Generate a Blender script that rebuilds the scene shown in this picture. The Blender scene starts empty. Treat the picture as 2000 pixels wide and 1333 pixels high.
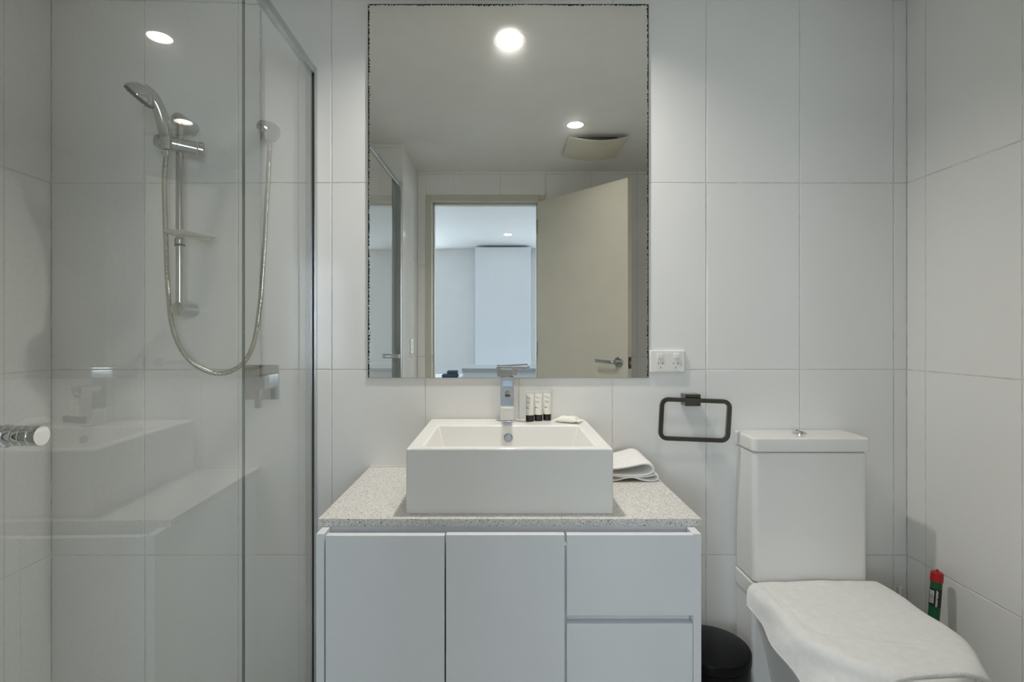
import bpy, bmesh, math, random
from mathutils import Vector, Matrix, noise

random.seed(7)
S = bpy.context.scene
COL = S.collection
R = math.radians

# ------------------------------------------------------------------ camera, sky, exposure
CAMZ = 1.2            # eye height
CAMD = 1.68           # distance from the lens to the back wall
cam_d = bpy.data.cameras.new('camera')
cam = bpy.data.objects.new('camera', cam_d)
COL.objects.link(cam)
cam.location = (0, -CAMD, CAMZ)
cam.rotation_euler = (R(90), 0, 0)
cam_d.sensor_width = 36
cam_d.lens = 36 * 1025 / 2000
cam_d.shift_x = 17 / 2000
cam_d.shift_y = -15.5 / 2000
cam_d.clip_start = 0.02
S.camera = cam

world = bpy.data.worlds.new('world')
S.world = world
world.use_nodes = True
bg = world.node_tree.nodes['Background']
bg.inputs['Color'].default_value = (0.78, 0.88, 1.0, 1)
bg.inputs['Strength'].default_value = 1.6

S.view_settings.view_transform = 'Standard'
S.view_settings.look = 'None'
S.view_settings.gamma = 1
S.view_settings.use_curve_mapping = False
S.view_settings.exposure = 0.05
try:
    S.cycles.max_bounces = 14
    S.cycles.diffuse_bounces = 8
    S.cycles.glossy_bounces = 8
    S.cycles.transparent_max_bounces = 32
    S.cycles.sample_clamp_indirect = 6
except Exception:
    pass

LENS_1, LENS_2, LENS_HALL, WINDOW_W = 830.0, 180.0, 60.0, 66.0

# daylight for the next room: lamps behind two windows added out of view
for wx_ in (1.5, -1.6):
    wl = bpy.data.lights.new('window_daylight', 'AREA')
    wl.shape = 'RECTANGLE'
    wl.size, wl.size_y = 1.3, 1.4
    wl.energy = WINDOW_W
    wl.color = (0.73, 0.865, 1.0)
    wlo = bpy.data.objects.new('window_daylight', wl)
    COL.objects.link(wlo)
    wlo.location = (wx_, -5.22, 1.45)
    wlo.rotation_euler = (R(90), 0, 0)        # shines into the room, towards +y


# ------------------------------------------------------------------ materials
def new_mat(name):
    m = bpy.data.materials.new(name)
    m.use_nodes = True
    return m, m.node_tree, m.node_tree.nodes['Principled BSDF']


def mat(name, col, rough=0.4, metal=0.0, spec=0.5, var=0.03, vscale=8.0, bump=0.0, bscale=200.0,
        coat=0.0, sheen=0.0, emit=None, estr=0.0, trans=0.0):
    m, nt, b = new_mat(name)
    b.inputs['Roughness'].default_value = rough
    b.inputs['Metallic'].default_value = metal
    b.inputs['Specular IOR Level'].default_value = spec
    b.inputs['Coat Weight'].default_value = coat
    b.inputs['Coat Roughness'].default_value = 0.05
    b.inputs['Sheen Weight'].default_value = sheen
    b.inputs['Transmission Weight'].default_value = trans
    tc = nt.nodes.new('ShaderNodeTexCoord')
    n = nt.nodes.new('ShaderNodeTexNoise')
    n.inputs['Scale'].default_value = vscale
    n.inputs['Detail'].default_value = 3
    nt.links.new(tc.outputs['Object'], n.inputs['Vector'])
    mr = nt.nodes.new('ShaderNodeMapRange')
    mr.inputs[1].default_value = 0.3
    mr.inputs[2].default_value = 0.7
    mr.inputs[3].default_value = 1 - var
    mr.inputs[4].default_value = 1 + var
    nt.links.new(n.outputs['Fac'], mr.inputs[0])
    mx = nt.nodes.new('ShaderNodeMix')
    mx.data_type = 'RGBA'
    mx.blend_type = 'MULTIPLY'
    mx.inputs[0].default_value = 1
    mx.inputs[6].default_value = (*col, 1)
    nt.links.new(mr.outputs[0], mx.inputs[7])
    nt.links.new(mx.outputs[2], b.inputs['Base Color'])
    if bump:
        n2 = nt.nodes.new('ShaderNodeTexNoise')
        n2.inputs['Scale'].default_value = bscale
        n2.inputs['Detail'].default_value = 4
        nt.links.new(tc.outputs['Object'], n2.inputs['Vector'])
        bp = nt.nodes.new('ShaderNodeBump')
        bp.inputs['Strength'].default_value = bump
        bp.inputs['Distance'].default_value = 0.002
        nt.links.new(n2.outputs['Fac'], bp.inputs['Height'])
        nt.links.new(bp.outputs['Normal'], b.inputs['Normal'])
    if emit:
        b.inputs['Emission Color'].default_value = (*emit, 1)
        b.inputs['Emission Strength'].default_value = estr
    return m


def glass_face(name, reflect, tint):
    """Thin toughened glass: what is not mirrored goes straight through, tinted."""
    m = bpy.data.materials.new(name)
    m.use_nodes = True
    nt = m.node_tree
    nt.nodes.clear()
    out = nt.nodes.new('ShaderNodeOutputMaterial')
    tr = nt.nodes.new('ShaderNodeBsdfTransparent')
    tr.inputs['Color'].default_value = (*tint, 1)
    if not reflect:
        nt.links.new(tr.outputs[0], out.inputs['Surface'])
        return m
    gl = nt.nodes.new('ShaderNodeBsdfGlossy')
    gl.inputs['Roughness'].default_value = 0.0
    gl.inputs['Color'].default_value = (1, 1, 1, 1)
    geo = nt.nodes.new('ShaderNodeNewGeometry')
    ior = nt.nodes.new('ShaderNodeMapRange')
    ior.inputs[3].default_value = 1.52
    ior.inputs[4].default_value = 1 / 1.52
    nt.links.new(geo.outputs['Backfacing'], ior.inputs[0])
    fr = nt.nodes.new('ShaderNodeFresnel')
    nt.links.new(ior.outputs[0], fr.inputs['IOR'])
    # both skins of the pane together: 2F / (1 + F)
    a = nt.nodes.new('ShaderNodeMath'); a.operation = 'MULTIPLY'; a.inputs[1].default_value = 2
    b = nt.nodes.new('ShaderNodeMath'); b.operation = 'ADD'; b.inputs[1].default_value = 1
    c = nt.nodes.new('ShaderNodeMath'); c.operation = 'DIVIDE'
    nt.links.new(fr.outputs[0], a.inputs[0])
    nt.links.new(fr.outputs[0], b.inputs[0])
    nt.links.new(a.outputs[0], c.inputs[0])
    nt.links.new(b.outputs[0], c.inputs[1])
    # dried water film, blotchy; its haze is raised to brighten the dim shower
    tc = nt.nodes.new('ShaderNodeTexCoord')
    n = nt.nodes.new('ShaderNodeTexNoise')
    n.inputs['Scale'].default_value = 260
    n.inputs['Detail'].default_value = 2
    nt.links.new(tc.outputs['Object'], n.inputs['Vector'])
    mr = nt.nodes.new('ShaderNodeMapRange')
    mr.inputs[1].default_value = 0.45
    mr.inputs[2].default_value = 0.8
    mr.inputs[3].default_value = 0.03
    mr.inputs[4].default_value = 0.08
    nt.links.new(n.outputs['Fac'], mr.inputs[0])
    df = nt.nodes.new('ShaderNodeBsdfDiffuse')
    df.inputs['Color'].default_value = (0.8, 0.8, 0.78, 1)
    m1 = nt.nodes.new('ShaderNodeMixShader')
    m2 = nt.nodes.new('ShaderNodeMixShader')
    nt.links.new(c.outputs[0], m1.inputs[0])
    nt.links.new(tr.outputs[0], m1.inputs[1])
    nt.links.new(gl.outputs[0], m1.inputs[2])
    nt.links.new(mr.outputs[0], m2.inputs[0])
    nt.links.new(m1.outputs[0], m2.inputs[1])
    nt.links.new(df.outputs[0], m2.inputs[2])
    nt.links.new(m2.outputs[0], out.inputs['Surface'])
    return m


def mirror_mat(x0, x1, z0, z1):
    """Silvered glass whose silver has blackened in a ragged line along the top and sides."""
    m = bpy.data.materials.new('mirror_silver')
    m.use_nodes = True
    nt = m.node_tree
    nt.nodes.clear()
    L = nt.links.new
    out = nt.nodes.new('ShaderNodeOutputMaterial')
    g = nt.nodes.new('ShaderNodeBsdfGlossy')
    g.inputs['Roughness'].default_value = 0.0
    g.inputs['Color'].default_value = (0.90, 0.905, 0.89, 1)
    g2 = nt.nodes.new('ShaderNodeBsdfGlossy')
    g2.inputs['Roughness'].default_value = 0.16
    g2.inputs['Color'].default_value = (0.9, 0.9, 0.88, 1)
    ms = nt.nodes.new('ShaderNodeMixShader')
    ms.inputs[0].default_value = 0.045
    L(g.outputs[0], ms.inputs[1]); L(g2.outputs[0], ms.inputs[2])
    tc = nt.nodes.new('ShaderNodeTexCoord')
    sp = nt.nodes.new('ShaderNodeSeparateXYZ')
    L(tc.outputs['Object'], sp.inputs[0])

    def mth(op, a, b):
        n = nt.nodes.new('ShaderNodeMath')
        n.operation = op
        for i, v in enumerate((a, b)):
            if isinstance(v, (int, float)):
                n.inputs[i].default_value = v
            else:
                L(v, n.inputs[i])
        return n.outputs[0]
    dl = mth('SUBTRACT', sp.outputs['X'], x0)
    dr = mth('SUBTRACT', x1, sp.outputs['X'])
    dt = mth('SUBTRACT', z1, sp.outputs['Z'])
    d = mth('MINIMUM', mth('MINIMUM', dl, dr), dt)
    n = nt.nodes.new('ShaderNodeTexNoise')
    n.inputs['Scale'].default_value = 190
    n.inputs['Detail'].default_value = 4
    L(tc.outputs['Object'], n.inputs['Vector'])
    n2 = nt.nodes.new('ShaderNodeTexNoise')
    n2.inputs['Scale'].default_value = 7
    L(tc.outputs['Object'], n2.inputs['Vector'])
    w = mth('MULTIPLY', mth('MULTIPLY', mth('SUBTRACT', n.outputs['Fac'], 0.30), 0.040), n2.outputs['Fac'])
    mask = mth('LESS_THAN', d, w)
    df = nt.nodes.new('ShaderNodeBsdfDiffuse')
    df.inputs['Color'].default_value = (0.03, 0.028, 0.022, 1)
    mm = nt.nodes.new('ShaderNodeMixShader')
    L(mask, mm.inputs[0]); L(ms.outputs[0], mm.inputs[1]); L(df.outputs[0], mm.inputs[2])
    L(mm.outputs[0], out.inputs['Surface'])
    return m


def stone_mat():
    m, nt, b = new_mat('speckled_stone')
    L = nt.links.new
    tc = nt.nodes.new('ShaderNodeTexCoord')
    v1 = nt.nodes.new('ShaderNodeTexVoronoi'); v1.inputs['Scale'].default_value = 330
    v2 = nt.nodes.new('ShaderNodeTexVoronoi'); v2.inputs['Scale'].default_value = 260
    v3 = nt.nodes.new('ShaderNodeTexVoronoi'); v3.inputs['Scale'].default_value = 420
    for v in (v1, v2, v3):
        L(tc.outputs['Object'], v.inputs['Vector'])
    r = nt.nodes.new('ShaderNodeValToRGB')
    r.color_ramp.elements[0].color = (0.52, 0.51, 0.48, 1)
    r.color_ramp.elements[1].color = (0.82, 0.80, 0.76, 1)
    s1 = nt.nodes.new('ShaderNodeSeparateColor'); L(v1.outputs['Color'], s1.inputs[0])
    L(s1.outputs[0], r.inputs[0])
    s2 = nt.nodes.new('ShaderNodeSeparateColor'); L(v2.outputs['Color'], s2.inputs[0])

    def step(sock, thr, dist, rad):
        a = nt.nodes.new('ShaderNodeMath'); a.operation = 'GREATER_THAN'; a.inputs[1].default_value = thr; L(sock, a.inputs[0])
        c = nt.nodes.new('ShaderNodeMath'); c.operation = 'LESS_THAN'; c.inputs[1].default_value = rad; L(dist, c.inputs[0])
        k = nt.nodes.new('ShaderNodeMath'); k.operation = 'MULTIPLY'; L(a.outputs[0], k.inputs[0]); L(c.outputs[0], k.inputs[1])
        return k.outputs[0]
    dark = step(s2.outputs[0], 0.86, v2.outputs['Distance'], 0.36)
    s3 = nt.nodes.new('ShaderNodeSeparateColor'); L(v3.outputs['Color'], s3.inputs[0])
    lite = step(s3.outputs[1], 0.8, v3.outputs['Distance'], 0.4)
    mx = nt.nodes.new('ShaderNodeMix'); mx.data_type = 'RGBA'
    L(dark, mx.inputs[0]); L(r.outputs[0], mx.inputs[6]); mx.inputs[7].default_value = (0.12, 0.11, 0.10, 1)
    m2 = nt.nodes.new('ShaderNodeMix'); m2.data_type = 'RGBA'
    L(lite, m2.inputs[0]); L(mx.outputs[2], m2.inputs[6]); m2.inputs[7].default_value = (0.86, 0.84, 0.79, 1)
    L(m2.outputs[2], b.inputs['Base Color'])
    b.inputs['Roughness'].default_value = 0.28
    return m


M = {}
M['tile'] = mat('white_gloss_tile', (0.84, 0.835, 0.815), 0.10, spec=0.5, var=0.012, vscale=3)
M['grout'] = mat('grey_grout', (0.66, 0.65, 0.62), 0.9, var=0.15, vscale=30)
M['paint'] = mat('white_ceiling_paint', (0.80, 0.795, 0.76), 0.85, var=0.02)
M['hallpaint'] = mat('white_wall_paint', (0.71, 0.705, 0.69), 0.8, var=0.02)
M['floor'] = mat('pale_floor_tile', (0.62, 0.62, 0.60), 0.35, var=0.08, vscale=5)
M['carpet'] = mat('pale_grey_carpet', (0.34, 0.335, 0.32), 0.95, spec=0.05, var=0.08, vscale=90, bump=0.4, bscale=400)
M['cream'] = mat('cream_gloss_paint', (0.66, 0.63, 0.53), 0.35, var=0.02)
M['frame'] = mat('cream_frame_paint', (0.56, 0.54, 0.45), 0.4, var=0.02)
M['cabinet'] = mat('white_cabinet_laminate', (0.77, 0.79, 0.82), 0.35, var=0.01)
M['ceramic'] = mat('white_ceramic', (0.84, 0.83, 0.80), 0.07, spec=0.5, var=0.008, vscale=3)
M['chrome'] = mat('chrome', (0.74, 0.75, 0.76), 0.05, metal=1, var=0.02)
M['satin'] = mat('satin_aluminium', (0.62, 0.64, 0.65), 0.2, metal=1, var=0.03, vscale=40)
M['gunmetal'] = mat('dark_chrome', (0.20, 0.20, 0.185), 0.12, metal=1, var=0.05)  # chrome darkened to stand for the dark room it reflects
M['steel'] = mat('brushed_steel', (0.45, 0.47, 0.48), 0.22, metal=1, var=0.05)
M['darkrubber'] = mat('dark_rubber', (0.06, 0.06, 0.06), 0.5)
M['spray'] = mat('grey_spray_plate', (0.035, 0.037, 0.036), 0.45)
M['black'] = mat('black_plastic', (0.006, 0.006, 0.007), 0.25, var=0.1)
M['blackmetal'] = mat('black_painted_metal', (0.004, 0.004, 0.005), 0.3, spec=0.18, var=0.1)
M['plastic'] = mat('white_plastic', (0.82, 0.81, 0.77), 0.3, var=0.01)
M['fan'] = mat('aged_cream_plastic', (0.62, 0.59, 0.46), 0.5, var=0.04)
M['slot'] = mat('dark_slot', (0.02, 0.02, 0.02), 0.6)
M['cloth'] = mat('white_terry', (0.90, 0.895, 0.875), 0.95, spec=0.1, var=0.03, vscale=60, bump=0.55, bscale=900, sheen=0.25)
M['hem'] = mat('white_woven_hem', (0.84, 0.835, 0.81), 0.9, spec=0.1, var=0.03, vscale=60, bump=0.3, bscale=500)
M['tubewhite'] = mat('white_tube_plastic', (0.84, 0.83, 0.76), 0.35, var=0.01)
M['crimp'] = mat('translucent_crimp', (0.74, 0.73, 0.68), 0.35, var=0.03)
M['cap'] = mat('black_cap', (0.012, 0.010, 0.009), 0.25)
M['ink'] = mat('grey_ink', (0.10, 0.095, 0.085), 0.6)
M['inkblack'] = mat('black_ink', (0.015, 0.014, 0.012), 0.6)
M['wrap'] = mat('cream_paper_wrap', (0.82, 0.80, 0.72), 0.6, var=0.03, bump=0.2, bscale=80)
M['red'] = mat('red_plastic', (0.42, 0.006, 0.008), 0.35)
M['green'] = mat('green_tube', (0.005, 0.10, 0.032), 0.35, var=0.05)
M['label'] = mat('black_label', (0.012, 0.012, 0.014), 0.4)
M['white'] = mat('white_print', (0.75, 0.75, 0.75), 0.5)
M['navy'] = mat('navy_cloth', (0.035, 0.06, 0.11), 0.9, var=0.1, vscale=30, bump=0.4, bscale=300)
M['bronze'] = mat('dull_bronze', (0.12, 0.09, 0.06), 0.45, metal=0.6)
M['brass'] = mat('brass_latch', (0.55, 0.42, 0.22), 0.3, metal=1)
M['stone'] = stone_mat()
M['benchstone'] = mat('grey_bench_stone', (0.42, 0.44, 0.46), 0.3, var=0.08, vscale=60)
M['clear'] = mat('clear_acrylic', (0.55, 0.56, 0.53), 0.12, spec=0.6, var=0.05)
M['glassface'] = glass_face('shower_glass_face', True, (0.990, 0.997, 0.993))
M['glassback'] = glass_face('shower_glass_back', False, (0.990, 0.997, 0.993))
M['glassedge'] = glass_face('glass_edge', True, (0.05, 0.11, 0.095))
M['mirroredge'] = mat('mirror_edge', (0.10, 0.13, 0.12), 0.2, spec=0.6)
M['fitting'] = mat('worn_chrome', (0.56, 0.57, 0.56), 0.13, metal=1, var=0.04)  # chrome greyed in its base colour for reflections of a dim room
M['hose'] = mat('ribbed_hose_metal', (0.50, 0.49, 0.45), 0.25, metal=1, var=0.04)
M['frosted'] = glass_face('frosted_strip', False, (0.62, 0.65, 0.63))  # tinted strip, reflection left out to keep a window-light streak off the basin
M['windowglass'] = glass_face('window_glass', True, (0.98, 0.99, 0.99))
M['trimring'] = mat('white_lamp_ring', (0.80, 0.79, 0.76), 0.3)


# ------------------------------------------------------------------ mesh helpers
def W(px, py, Z):
    """A point at depth Z metres in front of the lens, read off the photograph."""
    return Vector(((px - 983) * Z / 1025, Z - CAMD, CAMZ + (651 - py) * Z / 1025))


def tag(o, label, cat=None, group=None, kind=None):
    o['label'] = label
    if cat:
        o['category'] = cat
    if group:
        o['group'] = group
    if kind:
        o['kind'] = kind
    return o


def link(o, parent=None):
    COL.objects.link(o)
    if parent is not None:
        o.parent = parent
        v = parent.location.copy() if parent.parent is None else Vector((0, 0, 0))
        # geometry is written in room coordinates
        o.matrix_parent_inverse = Matrix.Translation(-v)
    return o


def thing(name, loc, label, cat, group=None, kind=None):
    o = bpy.data.objects.new(name, None)
    o.empty_display_size = 0.05
    o.location = loc
    COL.objects.link(o)
    return tag(o, label, cat, group, kind)


def obj(name, bm, m, parent=None, smooth=True, angle=32):
    bmesh.ops.recalc_face_normals(bm, faces=bm.faces[:])
    me = bpy.data.meshes.new(name)
    bm.to_mesh(me)
    bm.free()
    mats = m if isinstance(m, (list, tuple)) else [m]
    for k in mats:
        me.materials.append(M[k] if isinstance(k, str) else k)
    if smooth:
        me.polygons.foreach_set('use_smooth', [True] * len(me.polygons))
        me.set_sharp_from_angle(angle=R(angle))
    o = bpy.data.objects.new(name, me)
    if smooth and angle < 60 and len(me.polygons) < 4000:
        wn = o.modifiers.new('face_weighted', 'WEIGHTED_NORMAL')
        wn.mode = 'FACE_AREA'
        wn.weight = 90
        wn.keep_sharp = True
    return link(o, parent)


def box(bm, x0, x1, y0, y1, z0, z1, bev=0.0, seg=2):
    r = bmesh.ops.create_cube(bm, size=1, matrix=Matrix.Translation(((x0 + x1) / 2, (y0 + y1) / 2, (z0 + z1) / 2))
                              @ Matrix.Diagonal((abs(x1 - x0), abs(y1 - y0), abs(z1 - z0), 1)))
    if bev:
        es = list({e for v in r['verts'] for e in v.link_edges})
        bmesh.ops.bevel(bm, geom=es, offset=bev, segments=seg, profile=0.5, affect='EDGES')
    return bm


def B(*a, **k):
    return box(bmesh.new(), *a, **k)


def frame_of(axis):
    a = Vector(axis).normalized()
    h = Vector((0, 0, 1)) if abs(a.z) < 0.9 else Vector((1, 0, 0))
    u = a.cross(h).normalized()
    return u, a.cross(u).normalized(), a


def lathe(bm, prof, origin, axis=(0, 0, 1), seg=32, sx=1.0, sy=1.0):
    """prof: (radius, height along axis)."""
    u, v, a = frame_of(axis)
    o = Vector(origin)
    rings = []
    for r, h in prof:
        if r < 1e-6:
            rings.append([bm.verts.new(o + a * h)])
        else:
            rings.append([bm.verts.new(o + a * h + u * (r * sx * math.cos(2 * math.pi * i / seg)) + v * (r * sy * math.sin(2 * math.pi * i / seg)))
                          for i in range(seg)])
    for A, C in zip(rings, rings[1:]):
        if len(A) == 1 and len(C) == 1:
            continue
        for i in range(seg):
            j = (i + 1) % seg
            if len(A) == 1:
                bm.faces.new((A[0], C[i], C[j]))
            elif len(C) == 1:
                bm.faces.new((A[i], A[j], C[0]))
            else:
                bm.faces.new((A[i], A[j], C[j], C[i]))
    if len(rings[0]) > 1:
        bm.faces.new(list(reversed(rings[0])))
    if len(rings[-1]) > 1:
        bm.faces.new(rings[-1])
    return bm


def cyl(bm, p0, p1, r, seg=28, bev=0.0):
    p0, p1 = Vector(p0), Vector(p1)
    L = (p1 - p0).length
    b = min(bev, r * 0.5)
    pr = [(r - b, 0), (r, b), (r, L - b), (r - b, L)] if b else [(r, 0), (r, L)]
    return lathe(bm, pr, p0, p1 - p0, seg)


def tube(bm, pts, rad, seg=12, cap=True):
    pts = [Vector(p) for p in pts]
    n = len(pts)
    t0 = (pts[1] - pts[0]).normalized()
    u, v, _ = frame_of(t0)
    rings = []
    for i, p in enumerate(pts):
        t = (pts[min(i + 1, n - 1)] - pts[max(i - 1, 0)]).normalized()
        u = (u - t * u.dot(t)).normalized()
        v = t.cross(u)
        r = rad[i] if isinstance(rad, (list, tuple)) else rad
        rings.append([bm.verts.new(p + u * (r * math.cos(2 * math.pi * k / seg)) + v * (r * math.sin(2 * math.pi * k / seg))) for k in range(seg)])
    for A, C in zip(rings, rings[1:]):
        for k in range(seg):
            j = (k + 1) % seg
            bm.faces.new((A[k], A[j], C[j], C[k]))
    if cap:
        bm.faces.new(list(reversed(rings[0])))
        bm.faces.new(rings[-1])
    return bm


def spline(ctrl, n):
    """Catmull-Rom through the control points, n samples evenly spaced by length."""
    P = [Vector(p) for p in ctrl]
    P = [P[0] * 2 - P[1]] + P + [P[-1] * 2 - P[-2]]
    raw = []
    for i in range(1, len(P) - 2):
        for k in range(24):
            t = k / 24
            a, b, c, d = P[i - 1], P[i], P[i + 1], P[i + 2]
            raw.append(0.5 * ((2 * b) + (c - a) * t + (2 * a - 5 * b + 4 * c - d) * t * t + (3 * b - a - 3 * c + d) * t ** 3))
    raw.append(P[-2])
    L = [0]
    for a, b in zip(raw, raw[1:]):
        L.append(L[-1] + (b - a).length)
    out, j = [], 0
    for i in range(n):
        s = L[-1] * i / (n - 1)
        while j < len(L) - 2 and L[j + 1] < s:
            j += 1
        f = (s - L[j]) / max(1e-9, L[j + 1] - L[j])
        out.append(raw[j].lerp(raw[j + 1], min(1, f)))
    return out, L[-1]


def loft(bm, rings, cap=True):
    vs = [[bm.verts.new(p) for p in r] for r in rings]
    n = len(vs[0])
    for A, C in zip(vs, vs[1:]):
        for k in range(n):
            j = (k + 1) % n
            bm.faces.new((A[k], A[j], C[j], C[k]))
    if cap:
        bm.faces.new(list(reversed(vs[0])))
        bm.faces.new(vs[-1])
    return bm


def rrect(cx, cy, hx, hy, r, n=5):
    pts = []
    for sx, sy, a0 in ((1, 1, 0), (-1, 1, 90), (-1, -1, 180), (1, -1, 270)):
        for k in range(n + 1):
            a = R(a0 + 90 * k / n)
            pts.append((cx + sx * (hx - r) + r * math.cos(a), cy + sy * (hy - r) + r * math.sin(a)))
    return pts


def text_bm(s, size, place, shear=0.0):
    """Flat lettering turned into a mesh; place maps (x, y) on the print to a point."""
    cu = bpy.data.curves.new('lettering', 'FONT')
    cu.body = s
    cu.size = size
    cu.align_x = 'CENTER'
    cu.align_y = 'CENTER'
    cu.shear = shear
    cu.resolution_u = 3
    to = bpy.data.objects.new('lettering', cu)
    COL.objects.link(to)
    dg = bpy.context.evaluated_depsgraph_get()
    me = bpy.data.meshes.new_from_object(to.evaluated_get(dg))
    bpy.data.objects.remove(to)
    bpy.data.curves.remove(cu)
    bm = bmesh.new()
    bm.from_mesh(me)
    bpy.data.meshes.remove(me)
    for v in bm.verts:
        v.co = place(v.co.x, v.co.y)
    return bm


# ------------------------------------------------------------------ the room shell
XL, XR = -1.447, 1.292          # shower's left wall, right wall
XN = -0.565                     # face of the return beside the shower
YN = -1.29                      # shower's end wall
YR = -1.785                     # wall with the door
CEIL = CAMZ + 1.0685
TT = 0.007                      # tile thickness
ROWS = [CAMZ - 1.309, CAMZ - 0.7118, CAMZ - 0.1174, CAMZ + 0.4811, CAMZ + 1.0781]
ROWS_R = [CAMZ - 1.36, CAMZ - 0.757, CAMZ - 0.155, CAMZ + 0.446, CAMZ + 1.047, CAMZ + 1.2]


def struct(name, bm, m, label, cat):
    return tag(obj(name, bm, m, smooth=False), label, cat, kind='structure')


tile_cache = {}


def tile_mesh(w, h):
    k = (round(w, 4), round(h, 4))
    if k in tile_cache:
        return tile_cache[k]
    b = min(0.0016, w / 4, h / 4)
    vs, fs = [], []
    for (iw, ih, d) in ((0, 0, -TT), (0, 0, -b * 0.8), (b * 0.35, b * 0.35, -b * 0.25), (b, b, 0)):
        vs += [(iw, ih, d), (w - iw, ih, d), (w - iw, h - ih, d), (iw, h - ih, d)]
    for r in range(3):
        for i in range(4):
            j = (i + 1) % 4
            fs.append((r * 4 + i, r * 4 + j, r * 4 + 4 + j, r * 4 + 4 + i))
    fs.append((12, 13, 14, 15))
    me = bpy.data.meshes.new('tile')
    me.from_pydata(vs, [], fs)
    me.materials.append(M['tile'])
    me.polygons.foreach_set('use_smooth', [False] * len(fs))
    tile_cache[k] = me
    return me


def tiles(parent, origin, u, n, ulines, vlines, umin, umax, vmin, vmax, hole=None, gap=0.0026):
    """Lay tiles on a wall: u runs along the wall, z is up, n faces the room."""
    u, n = Vector(u), Vector(n)
    up = Vector((0, 0, 1))
    O = Vector(origin)
    us = [umin] + [x for x in ulines if umin + 0.01 < x < umax - 0.01] + [umax]
    vs = [vmin] + [x for x in vlines if vmin + 0.01 < x < vmax - 0.01] + [vmax]
    for a, b in zip(us, us[1:]):
        for c, d in zip(vs, vs[1:]):
            rects = [(a, b, c, d)]
            if hole:
                h0, h1, g0, g1 = hole
                if a < h1 and b > h0 and c < g1 and d > g0:
                    rects = []
                    if a < h0:
                        rects.append((a, h0, c, d))
                    if b > h1:
                        rects.append((h1, b, c, d))
                    if d > g1:
                        rects.append((max(a, h0), min(b, h1), g1, d))
            for (p, q, r_, s_) in rects:
                w, h = q - p - gap, s_ - r_ - gap
                if w < 0.004 or h < 0.004:
                    continue
                o = bpy.data.objects.new('tile', tile_mesh(w, h))
                m = Matrix.Identity(4)
                jx, jy = random.uniform(-1, 1) * 0.0012, random.uniform(-1, 1) * 0.0012
                nn = (n + u * jx + up * jy).normalized()
                uu = (u - nn * u.dot(nn)).normalized()
                vv = nn.cross(uu)
                if vv.z < 0:
                    vv = -vv
                for i in range(3):
                    m[i][0], m[i][1], m[i][2] = uu[i], vv[i], nn[i]
                pos = O + u * (p + gap / 2) + up * (r_ + gap / 2) - n * random.uniform(0, 0.0003)
                m[0][3], m[1][3], m[2][3] = pos
                COL.objects.link(o)
                o.parent = parent
                o.matrix_basis = m


GR = 0.0011     # grout sits this far below the tile face
xs = [-0.5501 + 0.29995 * k for k in range(-4, 8)]

wb = struct('wall_back', B(XL - 0.1, XR + 0.1, GR, 0.10, 0, CEIL), 'grout', 'back wall of tall white gloss tiles behind the mirror and basin', 'wall')
tiles(wb, (0, 0, 0), (1, 0, 0), (0, -1, 0), xs, ROWS, XL, XR, 0, CEIL)

wr = struct('wall_right', B(XR + GR, XR + 0.10, YR, GR, 0, CEIL), 'grout', 'white tiled side wall beside the toilet', 'wall')
tiles(wr, (XR, 0, 0), (0, -1, 0), (-1, 0, 0), [0.073 + 0.2995 * k for k in range(8)], ROWS, 0.0, -YR, 0, CEIL)

wlft = struct('wall_left', B(XL - 0.10, XL - GR, YN, GR, 0, CEIL), 'grout', 'white tiled side wall inside the shower', 'wall')
tiles(wlft, (XL, 0, 0), (0, -1, 0), (1, 0, 0), [0.158 + 0.3 * k for k in range(6)], ROWS, 0.0, -YN, 0, CEIL)

wn = struct('wall_shower', B(XL - 0.10, XN - GR, YR - 0.1, YN - GR, 0, CEIL), 'grout', 'white tiled end wall of the shower with a return towards the door', 'wall')
tiles(wn, (0, YN, 0), (1, 0, 0), (0, 1, 0), xs, ROWS_R, XL, XN, 0, CEIL)
tiles(wn, (XN, 0, 0), (0, -1, 0), (1, 0, 0), [1.62], ROWS_R, -YN, -YR, 0, CEIL)

OX0, OX1, OZ = -0.470, 0.232, CAMZ + 0.866      # door opening
wd_bm = bmesh.new()
box(wd_bm, XN, OX0 - 0.02, YR - 0.1, YR - GR, 0, CEIL)
box(wd_bm, OX1 + 0.02, XR + 0.1, YR - 0.1, YR - GR, 0, CEIL)
box(wd_bm, OX0 - 0.02, OX1 + 0.02, YR - 0.1, YR - GR, OZ + 0.02, CEIL)
wd = struct('wall_front', wd_bm, 'grout', 'white tiled wall around the open doorway, seen in the mirror', 'wall')
tiles(wd, (0, YR, 0), (1, 0, 0), (0, 1, 0), [-0.319 + 0.3 * k for k in range(7)], ROWS_R, XN, XR, 0, CEIL, hole=(OX0 - 0.04, OX1 + 0.04, -1, OZ + 0.04))

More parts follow.
